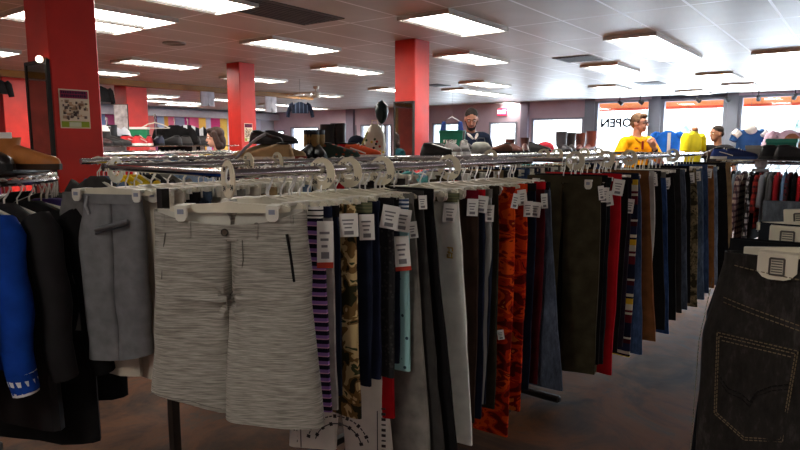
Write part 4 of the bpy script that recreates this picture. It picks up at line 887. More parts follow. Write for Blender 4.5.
# ------------------------------------------------------------------ row with the shoe shelf behind the front rack (runs along the room axis)
def pv(px, v): u, d = ray_v(px, v); return uv(u, v), d
VS = -3.2
pa, da = pv(92, VS); pb, db = pv(236, VS); r3L = (pb-pa).length
double_rack('single_rail_rack', 'chrome rack of yellow, black and pale blue clothes behind the left shorts', pa, AZ, r3L, .1, ZR, (0,), x0=.9)
pc, dc = pv(238, VS); pd, dd = pv(600, VS); r3bL = (pd-pc).length; ZSH = 1.352
double_rack('shoe_shelf_rack', 'long chrome rack with a wire shelf of boots and sneakers behind the front rack', pc, AZ, r3bL, .1, 1.29, (0,), ZSH)
M_yel = flat((232, 200, 20), .85, 0, .08, 10)
TH = 'shirt hangers on the racks behind'
for i, (px, m, lb) in enumerate(((98, M_char, 'charcoal top hanging just right of the large red column'), (104, denim((88, 108, 130)), 'slate blue top hanging just right of the large red column'), (116, M_yel, 'yellow shirt, first of three behind the left shorts'), (125, M_yel, 'yellow shirt, middle of three behind the left shorts'), (135, flat((214, 182, 24), .85), 'slightly darker yellow shirt, last of three behind the left shorts'), (146, M_blk, 'black shirt right of the yellow shirts'), (155, M_char, 'charcoal shirt right of the black one behind the shorts'), (166, M_gry, 'grey shirt behind the middle of the left shorts rack'),
        (176, M_ltblue, 'light blue denim shirt, first of the pale blue shirts'), (184, flat((150, 170, 196), .9), 'pale blue shirt, second of the pale blue shirts'), (193, flat((168, 184, 206), .9), 'palest blue shirt, third of the pale blue shirts'), (203, M_blk, 'black shirt right of the pale blue shirts'), (212, bandmat([(0, (30, 30, 32)), (.5, (200, 200, 200))], 14, 0), 'black-and-white striped shirt behind the largest divider'), (222, M_paper, 'white shirt behind the largest divider'), (230, M_redc, 'red shirt behind the largest divider'))):
    p, d = pv(px, VS); shirt(lb, 'shirt', Vector((p.x, p.y, ZR)), -AZ+radians(rnd.uniform(-8, 8)), m, L=.62+.1*rnd.random(), seed=i)
    put_hanger(Vector((p.x, p.y, ZR)), -AZ, 'white shirt hanger along the racks behind the front rack', TH, 'top')
for i in range(16): p, d = pv(100+i*8.5, VS); put_hanger(Vector((p.x, p.y, ZR)), -AZ+rnd.uniform(-.2, .2), 'white shirt hanger along the racks behind the front rack', TH, 'top')
R3 = [(M_redc, 'red'), (M_blk, 'black'), (flat((60, 130, 130), .9), 'teal'), (M_paper, 'white'), (M_char, 'charcoal'), (M_ltblue, 'pale blue'), (M_navy, 'navy'), (M_brown, 'brown')]
for i in range(22):
    k = .08+i*(r3bL-.2)/22; p = pc+U*k; m, c = R3[(i*3) % 8]
    shirt('%s shirt under the shoe shelf, in the %s' % (c, ['left third of the row', 'middle of the row', 'right third of the row'][min(2, i*3//22)]), 'shirt', Vector((p.x, p.y, 1.29)), -AZ+radians(rnd.uniform(-8, 8)), m, L=.6, seed=i, group='shirts under the shoe shelf')
for i in range(40): p = pc+U*(.05+i*(r3bL-.15)/40); put_hanger(Vector((p.x, p.y, 1.29)), -AZ+rnd.uniform(-.2, .2), 'white shirt hanger under the shoe shelf', 'shirt hangers under the shoe shelf', 'top')
# items on that shelf
def on(px, dv=0, z=ZSH+.006): p, d = pv(px, VS+dv); return Vector((p.x, p.y, z)), d
S = lambda lb, px, rz, m, dv=0, dz=0, **k: shoe(lb, on(px, dv)[0]+Vector((0, 0, dz)), radians(rz), m, **k)
S('left tan suede shoe on the wire shelf, pointing left', 259, -62, M_suede, -.06, sole=flat((200, 180, 150), .7), wide=1.15); S('right tan suede shoe on the wire shelf, toe pointing right', 286, 62, M_suede, .05, sole=flat((150, 60, 50), .7), wide=1.15); S('third tan suede shoe in front on the wire shelf', 273, -100, flat((178, 142, 100), .9, 0, .1, 14), .14, sole=flat((214, 200, 176), .7), wide=1.1)
S('black shoe piled on top of the tan suede shoes', 266, 70, M_lthr, -.02, .105, s=.8); S('dark grey shoe piled on the tan suede shoes, rightmost', 280, 120, flat((58, 54, 58), .5), .0, .105, s=.8)
o = thing('bag_strap', 'grey looped strap leaning beside the tan suede shoes', 'strap', on(254, .0)[0]); part('strap', MB().tube([(-.12, 0, 0), (-.05, .0, .08), (.03, .0, .14), (.08, .02, .17)], .010, 8), flat((150, 146, 150), .6), o)
S('left khaki and black work boot on the wire shelf', 309, -8, M_black, .08, sole=M_black, hs=.20, panel=M_khaki, name='boot', cat='boot', shaft=.052, toe=flat((86, 88, 90), .4), cuff=M_black); S('right khaki and black work boot on the wire shelf', 319, 14, M_black, .10, sole=M_black, hs=.20, panel=M_khaki, name='boot', cat='boot', shaft=.052, toe=flat((86, 88, 90), .4), cuff=M_black)
S('left tall dark leather boot on the wire shelf', 334, 40, M_lthr, -.10, hs=.255, name='boot', cat='boot', shaft=.058); S('right tall dark leather boot on the wire shelf', 343, 30, flat((44, 36, 34), .4, 0, .2, 10), -.08, hs=.265, name='boot', cat='boot', shaft=.062)
S('dark green shoe with orange-brown flowers in front of the tall boots', 337, 88, dots((40, 56, 46), (150, 62, 30), 30, .35), .14, sole=flat((40, 60, 52), .5), wide=1.2); S('orange and white sneaker right of the tall boots', 361, 70, flat((226, 88, 40), .6), .10, sole=M_paper, laces=M_paper, side=M_paper); S('red and cream sneaker beside the orange one', 353, 110, M_redc, -.02, sole=M_cream, laces=M_cream)
o = thing('dark_cap', 'small dark blue cap behind the orange sneaker', 'cap', on(357, -.15)[0]+Vector((0, 0, .07))); part('crown', MB().ell((0, 0, .04), (.075, .085, .065), 14, 8), M_navy, o); part('brim', MB().ell((0, -.10, .005), (.07, .06, .008), 14, 6), M_navy, o)
# cream dotted bust-shaped bag and the dark balloon over it
p, d = on(375, .02); o = thing('backpack', 'cream rounded backpack with coloured dots on the wire shelf', 'backpack', p)
mb = MB(); prof = [(.0, .10, .07), (.02, .125, .085), (.10, .135, .09), (.18, .12, .085), (.23, .085, .065), (.262, .04, .035)]
mb.rings([[(.66*a*cos(2*pi*j/18), .8*b2*sin(2*pi*j/18), z) for j in range(18)] for z, a, b2 in prof]); part('body', mb, M_cream, o)
r = random.Random(9)
for k in range(12):
    a = r.uniform(-2.7, -.4); z = r.uniform(.03, .15); part('dot', MB().ell((.087*cos(a), .071*sin(a), z), (.010, .010, .010), 8, 6), flat([(30, 30, 40), (60, 90, 50), (200, 60, 50), (220, 190, 60)][k % 4], .6), o)
part('carry_loop', MB().tube([(-.025, 0, .255), (-.02, 0, .29), (.02, 0, .29), (.025, 0, .255)], .007, 6), M_cream, o); part('strap', MB().tube([(-.065, -.04, .02), (-.10, -.04, .10), (-.055, -.05, .20)], .008, 6), flat((200, 190, 120), .7), o)
o = thing('balloon', 'dark green balloon on a pale stick above the cream backpack', 'balloon', on(382, -.12)[0]); zb = zat(111, d)-ZSH; mb = MB(); n = 18
mb.rings([[(rr*cos(2*pi*j/n), rr*sin(2*pi*j/n), zb+z) for j in range(n)] for z, rr in ((-.105, .008), (-.09, .025), (-.05, .048), (0, .057), (.045, .05), (.075, .028), (.09, .006))]); part('skin', mb, flat((14, 34, 34), .35, 0, .1), o)
part('stick', MB().cyl((0, 0, 0), (0, 0, zb-.10), .008, 8), flat((200, 204, 210), .5), o)
S('long black loafer right of the central column', 436, 85, M_lthr, .05, wide=1.1); S('black shoe behind the loafer right of the central column', 444, 70, M_black, -.12, .0, laces=M_dark)
S('left grey sneaker with white toe under the man in navy', 452, 10, M_greysh, .10, sole=M_paper, laces=M_paper, toe=M_paper, s=1.25); S('right grey sneaker with white toe under the man in navy', 464, -6, M_greysh, .10, sole=M_paper, laces=M_paper, toe=M_paper, s=1.25)
S('grey suede boot held upright in front of the man in navy', 463, 20, flat((92, 86, 86), .9, 0, .15, 16), -.10, .05, hs=.20, name='boot', cat='boot', s=.9)
o = thing('grey_bag', 'slouchy grey fabric bag right of the grey sneakers', 'bag', on(480, .02)[0], .2); o.scale = (.62, .7, .62); mb = MB(); mb.rings([[(a*cos(2*pi*j/16)*(1+.08*sin(3*j)), b2*sin(2*pi*j/16), z) for j in range(16)] for z, a, b2 in ((0, .17, .10), (.05, .19, .11), (.12, .17, .09), (.18, .12, .06), (.20, .06, .03))]); part('body', mb, flat((146, 144, 138), .9, 0, .12, 12), o); part('handle', MB().tube([(-.08, 0, .17), (-.06, 0, .26), (.06, 0, .26), (.08, 0, .17)], .009, 6), flat((96, 96, 96), .8), o)
o = thing('green_box', 'green box with white lettering left of the man in navy', 'box', on(452, -.25)[0], -AZ+.3); part('carton', MB().box((0, 0, .11), (.24, .13, .22)), flat((22, 120, 92), .6), o, False); part('lid', MB().box((0, 0, .225), (.25, .14, .03)), flat((18, 104, 80), .6), o, False)
g = MB(); r = random.Random(2); x = -.07
for k in range(5): g.box((x, -.066, .13), (.018, .002, .03)); g.box((x+.006, -.066, .143), (.014, .002, .006)); x += .03
part('box_lettering', g, M_paper, o, False)
S('left dark brown ankle boot below the exit sign', 513, 20, M_bootbr, .05, hs=.15, name='boot', cat='boot', s=1.05); S('right dark brown ankle boot below the exit sign', 524, -10, flat((66, 36, 32), .45), .05, hs=.165, name='boot', cat='boot', s=1.05); S('small black shoe right of the boots below the exit sign', 535, 60, M_black, .0, s=1.1); S('small brown shoe left of the boots below the exit sign', 500, -70, M_brl, .0)
o = thing('red_cap', 'small red cap on the wire shelf left of the tall brown boots', 'cap', on(544, .05)[0]); part('crown', MB().ell((0, 0, .05), (.11, .12, .08), 14, 8), flat((200, 40, 60), .8), o); part('brim', MB().ell((0, -.13, .01), (.10, .08, .01), 14, 6), flat((190, 36, 56), .8), o)
for i, (px, m, lb, h_) in enumerate(((563, flat((60, 60, 66), .5), 'grey-black tall boot, first of the four by the yellow-shirted man', .26), (570, flat((40, 34, 34), .5), 'black-brown tall boot, second of the four by the yellow-shirted man', .25), (578, M_bootbr, 'brown tall boot, third of the four by the yellow-shirted man', .25), (587, flat((96, 44, 36), .45, 0, .2, 10), 'reddish brown tall boot, last of the four by the yellow-shirted man', .28))):
    S(lb, px, 15-20*i, m, .0, hs=h_, name='boot', cat='boot', shaft=.075, s=1.0)
# ------------------------------------------------------------------ rack rows farther back on the left
def back_row(v, px0, px1, zr, n_h, n_g, nm, label, cols_, words, shelf=None):
    a, da_ = pv(px0, v); b2, db_ = pv(px1, v); L = (b2-a).length; double_rack('shoe_shelf_rack' if shelf else 'single_rail_rack', label, a, AZ, L, .1, zr, (0,), shelf)
    for i in range(n_g):
        p = a+U*(.1+i*(L-.2)/n_g); m, c = cols_[(i*3) % len(cols_)]; shirt('%s top, %s of the %s' % (c, ['near end', 'middle', 'far end'][min(2, i*3//n_g)], words), 'shirt', Vector((p.x, p.y, zr)), -AZ+radians(rnd.uniform(-9, 9)), m, L=.6, seed=i, group='tops in the '+words)
    for i in range(n_h): p = a+U*(.05+i*(L-.1)/n_h); put_hanger(Vector((p.x, p.y, zr)), -AZ+rnd.uniform(-.2, .2), 'white shirt hanger along the %s' % words, 'shirt hangers on the '+words, 'top')
    return a, L
CB = R3+[(M_tan, 'tan'), (M_yel, 'yellow'), (flat((206, 40, 120), .85), 'pink')]
back_row(-4.75, 100, 250, ZR, 36, 18, 'row', 'chrome rack in the second row back at the left, in front of the brown-haired woman', CB, 'second row back')
a5, L5 = back_row(-7.7, 98, 232, 1.34, 26, 18, 'row', 'chrome rack under the far shoe shelf at the left', CB, 'far shelf row', 1.43)
def on5(px, dv=0): p, d = pv(px, -7.7+dv); return Vector((p.x, p.y, 1.436))
for i, (px, c, lb, kw2) in enumerate(((104, (60, 40, 40), 'dark brown shoe at the near end of the far shelf', {}), (110, (30, 30, 32), 'black shoe at the near end of the far shelf', {}), (117, (40, 36, 36), 'black boot with white patch on the far shelf', dict(hs=.2, cuff=M_paper)), (123, (34, 34, 38), 'black boot right of the patched one on the far shelf', dict(hs=.22)), (134, (190, 36, 40), 'red sneaker on the far shelf, first of three', dict(laces=M_paper, side=M_paper)), (143, (206, 46, 50), 'red sneaker on the far shelf, middle of three', dict(laces=M_paper, side=M_paper)), (152, (170, 30, 40), 'red sneaker on the far shelf, last of three', dict(laces=M_paper)), (160, (36, 40, 60), 'navy shoe right of the red sneakers on the far shelf', {}),
        (174, (40, 38, 40), 'black shoe under the hanging striped top on the far shelf', {}), (182, (60, 56, 56), 'grey shoe on the far shelf', {}), (190, (30, 28, 30), 'black shoe near the woman on the far shelf', {}), (199, (44, 40, 42), 'charcoal shoe nearest the woman on the far shelf', {}))):
    shoe(lb, on5(px, .05*(i % 3-1)), radians(60+i*23), flat(c, .5), M_paper if c[0] > 150 else M_black, s=1.2, **kw2)
o = thing('green_box', 'small green shoe box on the far shelf before the far red column', 'box', on5(139, -.18), .2); part('carton', MB().box((0, 0, .12), (.30, .2, .20)), flat((24, 128, 84), .6), o, False); part('lid', MB().box((0, 0, .23), (.32, .22, .03)), M_paper, o, False)
o = thing('shelf_sign', 'small leaning framed card on the far shelf left of the green box', 'sign', on5(125, -.2), .1); part('card', MB().box((0, 0, .28), (.16, .02, .5)), flat((170, 160, 160), .7, 0, .2, 20), o, False); part('edge', MB().box((0, .012, .28), (.18, .01, .52)), M_dark, o, False)
for px, m, lb, dv in ((110, flat((206, 206, 216), .9), 'white t-shirt on a hanger above the near end of the far shelf', -.2), (190, bandmat([(0, (30, 30, 36)), (.5, (214, 214, 220))], 9, 0), 'black-and-white striped top on a hanger above the far shelf', -.2), (177, M_blk, 'black top draped on the far shelf left of the striped top', -.1)):
    p = on5(px, dv); z = zat(126, p.y)+.07; shirt(lb, 'shirt', Vector((p.x, p.y, z)), radians(8), m, w=.46, L=.5, sl=.16); h = put_hanger(Vector((p.x, p.y, z)), radians(8), 'white display hanger of a top above the far shelf', 'display hangers above the far shelf', 'top')
    o = thing('garment_stand', 'thin garment stand holding a top above the far shelf, at %s' % {110: 'its near end', 190: 'the striped top', 177: 'the black top'}[px], 'garment stand', Vector((p.x, p.y+.03, 1.43))); part('rod', MB().tube([(0, 0, 0), (0, 0, z-1.40), (0, -.03, z-1.405)], .006, 6), M_chrome, o)
p = on5(158, -.1); z = zat(121, p.y)+.05; h = put_hanger(Vector((p.x, p.y, z)), 0, 'lone white empty hanger on a tall chrome stem right of the far red column', None, 'top'); o = thing('garment_stand', 'tall chrome stem holding the lone empty hanger', 'garment stand', Vector((p.x, p.y+.03, 1.43))); part('rod', MB().tube([(0, 0, 0), (0, 0, z-1.40), (0, -.03, z-1.405)], .008, 6), M_chrome, o)
# garments hanging from the beam and the ceiling
def beam_item(px, y_top, y_bot, label, m, kind, dv=-11.88, w=.5, rz=0):
    u, d = ray_v(px, dv); p = uv(u, dv); zt = 2.60; L = zt-zat(y_bot, d)
    if kind == 'shirt': shirt(label, 'shirt', Vector((p.x, p.y, zt+.02)), -AZ+pi/2+rz, m, w=w, L=L, sl=L*.6, ang=.1)
    else: pants(label, kind, Vector((p.x, p.y, zt+.09)), -AZ+pi/2+rz, m, w=w, L=L, hem=w*1.05, name=kind)
    return p
beam_item(105, 84, 104, 'black jacket hanging from the brown beam right of the large red column', M_blk, 'shirt', w=.48); beam_item(2, 75, 96, 'black top hanging from the brown beam at the far left edge', M_blk, 'shirt', w=.5)
beam_item(211, 92, 107, 'pale grey shorts hanging from the brown beam left of the middle-distance column', flat((190, 190, 200), .9), 'shorts', w=.36); beam_item(273, 99, 113, 'white shorts hanging from the brown beam right of the middle-distance column', flat((214, 214, 222), .9), 'shorts', w=.36)
p = at_d(300, 104, 12.5); o = thing('jacket', 'dark denim jacket hanging below the ceiling fan', 'jacket', Vector((p.x, p.y, zat(100.5, 12.5))), .1); o.scale = (.68, .7, .8); part('body', top_mb(.5, .34, .05, .06, 14, 3), bandmat([(0, (40, 50, 70)), (.8, (110, 124, 150))], 9, 0), o)
for s in (-1, 1): part('sleeve', MB().tube([(s*.19, 0, -.11), (s*.26, 0, -.16), (s*.33, 0, -.30), (s*.36, 0, -.44)], [.055, .066, .058, .05], 10), M_navy, o)
o2 = put_hanger(o.location, .1, 'white hanger of the dark denim jacket below the fan', None, 'top'); o3 = thing('hanging_wire', 'thin ceiling wire holding the dark denim jacket', 'wire', o.location); part('strand', MB().cyl((0, 0, .02), (0, 0, HC-o.location.z), .003, 5), M_steel, o3)
# ------------------------------------------------------------------ right: shirt rail parallel to the windows, with a shoe shelf
D0 = Vector((3.12, 5.95, 0)); AZD = AZ+pi/2; ZD = 1.275
double_rack('shoe_shelf_rack', 'chrome rack of plaid and denim shirts with a shoe shelf at the right', D0, AZD, 2.3, .1, ZD, (0,), 1.315)
DD = Vector((sin(AZD), cos(AZD), 0))
def Dk(px): a = (px-400)/FPX; return (a*D0.y-D0.x)/(DD.x-a*DD.y)
for i, (px, m, L, sl, lb, cat) in enumerate(((733, M_blk, .74, .5, 'black shirt at the left end of the right shirt rail', 'shirt'), (738, flat((150, 170, 190), .9), .6, .3, 'pale blue shirt behind the left plaid shirt', 'shirt'), (744, plaid((206, 190, 180), (120, 90, 100), (70, 56, 70)), .80, .5, 'pink and grey plaid shirt, longest at the left of the shirt rail', 'shirt'), (751, plaid((190, 190, 196), (60, 60, 70), (24, 24, 28)), .80, .5, 'black-and-white plaid shirt beside the pink plaid one', 'shirt'),
        (757, M_blk, .7, .4, 'black shirt right of the plaid pair', 'shirt'), (762, plaid((190, 50, 40), (130, 30, 30), (60, 24, 28)), .58, .25, 'red plaid shirt on the right shirt rail', 'shirt'), (766, flat((170, 176, 186), .9), .6, .2, 'pale grey shirt right of the red plaid one', 'shirt'), (770, flat((120, 122, 126), .9), .64, .3, 'grey shirt mid right rail', 'shirt'), (774, flat((92, 90, 92), .9), .62, .3, 'dark grey shirt left of the plain red one', 'shirt'), (778, flat((180, 34, 44), .9), .62, .3, 'plain red shirt left of the light blue denim shirt', 'shirt'),
        (785, flat((116, 156, 196), .9, 0, .1, 10), .66, .5, 'light blue denim shirt on the right shirt rail', 'shirt'), (790, plaid((70, 60, 70), (110, 40, 50), (30, 28, 34)), .66, .4, 'dark plaid shirt right of the light blue denim shirt', 'shirt'), (795, M_blk, .68, .4, 'black shirt near the right edge', 'shirt'), (801, flat((222, 32, 44), .85), .55, .2, 'bright red t-shirt at the right edge', 'shirt'), (808, M_navy, .6, .3, 'navy shirt just past the right edge', 'shirt'))):
    k = Dk(px); p = rp(D0, DD, k, ZD); shirt(lb, cat, p, -AZD+radians(rnd.uniform(-6, 6)), m, L=L, sl=sl, seed=i, w=.48); put_hanger(p, -AZD, 'white shirt hanger along the right shirt rail', 'shirt hangers on the right shirt rail', 'top')
for i in range(14): p = rp(D0, DD, .12+i*.075, ZD); put_hanger(p, -AZD+rnd.uniform(-.15, .15), 'white shirt hanger along the right shirt rail', 'shirt hangers on the right shirt rail', 'top')
def onD(px, off=0, z=1.322): p = rp(D0, DD, Dk(px), z); return p+U*off
shoe('left big black sneaker on the right shoe shelf', onD(778, -.05), radians(70), flat((30, 30, 32), .5), flat((60, 60, 60), .5), M_dark, s=1.15, wide=1.1); shoe('right big black sneaker at the right edge of the shoe shelf', onD(793, -.08), radians(78), flat((40, 40, 42), .5), M_black, M_dark, s=1.15, wide=1.1)
shoe('blue and white sneaker on the right shoe shelf', onD(725, -.08), radians(75), flat((30, 60, 130), .5), M_paper, M_paper, s=.9, side=M_paper); shoe('second blue sneaker beside the blue and white one', onD(739, -.05), radians(70), flat((28, 44, 96), .5), flat((60, 90, 150), .5), M_paper, s=.9); shoe('brown shoe at the left end of the right shoe shelf', onD(712, .0), radians(-60), M_brl, M_black, s=1.0); shoe('dark shoe behind the blue sneakers', onD(733, .14), radians(60), M_dark, M_black, M_paper, s=.85)
o = thing('grey_box', 'grey shoe box between the blue and black sneakers', 'box', onD(757, .06), -AZ); part('carton', MB().box((0, 0, .05), (.22, .16, .10)), flat((142, 140, 138), .7), o, False); part('lid', MB().box((0, 0, .11), (.235, .172, .03)), flat((160, 158, 154), .7), o, False)
o = thing('green_box', 'green shoe box above the big black sneakers at the right', 'box', onD(777, .16), -AZ); part('carton', MB().box((0, 0, .08), (.24, .16, .16)), flat((30, 120, 104), .6), o, False); part('lid', MB().box((0, 0, .17), (.255, .172, .035)), flat((60, 150, 128), .6), o, False)
o = thing('shelf_end_cap', 'grey plastic post top standing in the middle of the right shirt rail', 'post', rp(D0, DD, Dk(760), ZD-.05)-U*.03); part('cap', MB().box((0, 0, .06), (.09, .09, .10), bev=.02), flat((176, 176, 178), .4), o, False); part('collar', MB().box((0, 0, -.005), (.11, .11, .03), bev=.01), flat((150, 150, 152), .4), o, False)
# clothing displayed in the windows
def window_top(px, yt, yb, d, label, m, w=.5, sl=.15, extra=None, rz=0):
    p = at_d(px, yt, d); L = zat(yt, d)-zat(yb, d); o = thing('shirt', label, 'shirt', Vector((p.x, p.y, zat(yt, d)+.06)), rz); part('body', top_mb(w, L+.06, .04, .06, 14, int(px)), m, o)
    for s in (-1, 1): part('sleeve', MB().tube([(s*.19*w/.46, 0, -.115), (s*.24*w/.46, 0, -.17), (s*(.30)*w/.46, 0, -.17-sl)], [.055, .075, .068], 10), m, o)
    if extra: extra(o)
    put_hanger(o.location, rz, 'white display hanger of the %s' % label.split(' hanging')[0], None, 'top')
    w_ = thing('hanging_wire', 'thin wire holding the %s' % label.split(' hanging')[0], 'wire', o.location); part('strand', MB().cyl((0, 0, .02), (0, 0, HC-o.location.z), .003, 5), M_steel, w_); return o
def stripe_w(o): part('front_stripe', MB().box((0, -.075, -.42), (.07, .01, .62)), M_paper, o, False)
window_top(668, 131, 157, 13.6, 'bright blue t-shirt with a white front stripe hanging in the middle big window', flat((24, 110, 214), .8), w=.56, sl=.10, extra=stripe_w)
def jk(o):
    for s in (-1, 1): part('sleeve_band', MB().tube([(s*.22, -.03, -.14), (s*.30, -.03, -.22)], .08, 8), M_paper, o)
    part('hood', MB().ell((0, -.03, -.10), (.12, .08, .09)), M_paper, o)
window_top(750, 128, 157, 11.5, 'blue and white jacket hanging in the right-hand window', flat((40, 84, 140), .8), w=.46, sl=.14, extra=jk)
def bg_(o): part('leather_panel', MB().ell((.02, -.075, -.30), (.16, .03, .17), 14, 8), flat((140, 92, 66), .6), o)
window_top(789, 130, 157, 11, 'pale pink top with a brown leather panel hanging at the right edge window', flat((206, 176, 196), .8), w=.62, sl=.2, extra=bg_)
p = at_d(452, 120, 15); o = thing('tank_top', 'dark blue tank top hanging in the window left of the man in navy', 'tank top', Vector((p.x, p.y, zat(120, 15)))); mb = MB(); mb.prism([(-.30, -.70), (.30, -.70), (.29, -.32), (.24, -.05), (.17, -.05), (.15, -.30), (-.15, -.30), (-.17, -.05), (-.24, -.05), (-.29, -.32)], -.03, .03); part('cloth', mb, flat((30, 50, 110), .8), o, False); part('neck_trim', MB().tube([(-.16, -.032, -.06), (-.14, -.034, -.29), (.14, -.034, -.29), (.16, -.032, -.06)], .012, 6), flat((24, 40, 90), .8), o)
w_ = thing('hanging_wire', 'thin wire holding the dark blue tank top', 'wire', o.location); mb = MB(); mb.tube([(-.2, 0, -.06), (0, 0, .06), (.2, 0, -.06)], .006, 5); mb.cyl((0, 0, .06), (0, 0, HC-o.location.z), .003, 5); part('strand', mb, M_steel, w_)
# things that show in the big column's mirror
pm = uv(-.4, -9.2); o = thing('display_shelf', 'brown wall shelf unit seen only in the column mirror', 'shelf', (pm.x, pm.y, 0), ROOM-pi/2+pi/2)
for z in (.3, 1.0, 1.75): part('board', MB().box((0, 0, z), (2.0, .4, .03)), flat((120, 84, 40), .5), o, False)
for x in (-1, 1): part('side_panel', MB().box((x, 0, 1.15), (.03, .42, 2.3)), flat((104, 72, 36), .5), o, False)
part('back_panel', MB().box((0, -.2, 1.15), (2.0, .02, 2.3)), flat((150, 60, 48), .6), o, False)
for k in range(3):
    q = o.location+U*(-.6+.6*k); b2 = thing('backpack', ['red backpack on the mirrored shelf, left', 'red backpack on the mirrored shelf, middle', 'red backpack on the mirrored shelf, right'][k], 'backpack', (q.x, q.y, 1.77)); part('body', MB().box((0, 0, .2), (.34, .2, .4), bev=.06), M_redc, b2); part('front_pocket', MB().box((0, -.11, .12), (.24, .05, .18), bev=.02), flat((150, 20, 30), .8), b2); part('handle', MB().tube([(-.05, 0, .39), (-.04, 0, .44), (.04, 0, .44), (.05, 0, .39)], .01, 6), M_black, b2)
# ------------------------------------------------------------------ people
def remesh(mb, name, voxel, smooth=3, mats=None):
    me = mb.mesh(name, mats); t = bpy.data.objects.new(name, me); col.objects.link(t)
    m = t.modifiers.new('r', 'REMESH'); m.mode = 'VOXEL'; m.voxel_size = voxel; s = t.modifiers.new('s', 'SMOOTH'); s.factor = .5; s.iterations = smooth
    bpy.context.view_layer.update(); out = bpy.data.meshes.new_from_object(t.evaluated_get(bpy.context.evaluated_depsgraph_get())); bpy.data.objects.remove(t)
    out.materials.clear(); out.materials.append(mats); out.polygons.foreach_set('use_smooth', [True]*len(out.polygons)); return out
def skinmat(c): return flat(c, .55, 0, .06, 5, 0, .3)
def hand(mb, w, d, n, s, curl=.5, L=.185):
    # w wrist, d direction of the hand, n palm normal, s = +1/-1 side of the thumb
    w = Vector(w); d = Vector(d).normalized(); n = Vector(n); n = (n-d*n.dot(d)).normalized(); b = d.cross(n).normalized()*s
    R = Matrix((b, d, n)).transposed(); mb.ell(w+d*.048, (.042, .054, .017), 12, 8, R)
    for k in range(4):
        o = -.031+.0205*k; ln = (.068, .076, .072, .055)[::-1][k] if False else (.056, .072, .078, .070)[k]
        p0 = w+d*.085+b*o; a1 = curl*.8; q = d*cos(a1)+n*sin(a1); p1 = p0+q*ln*.5; a2 = curl*2.0; q = d*cos(a2)+n*sin(a2); p2 = p1+q*ln*.32; a3 = curl*2.9; q = d*cos(a3)+n*sin(a3); p3 = p2+q*ln*.25
        mb.capsule(p0-d*.02, p1, .0098, .009, 8); mb.capsule(p1, p2, .009, .0082, 8); mb.capsule(p2, p3, .0082, .007, 8)
    t0 = w+d*.02+b*.034; t1 = t0+d*.03+b*.022+n*.016; t2 = t1+d*.03+b*.004+n*.014*(1+curl); mb.capsule(t0, t1, .0125, .0105, 8); mb.capsule(t1, t2, .0105, .0085, 8)
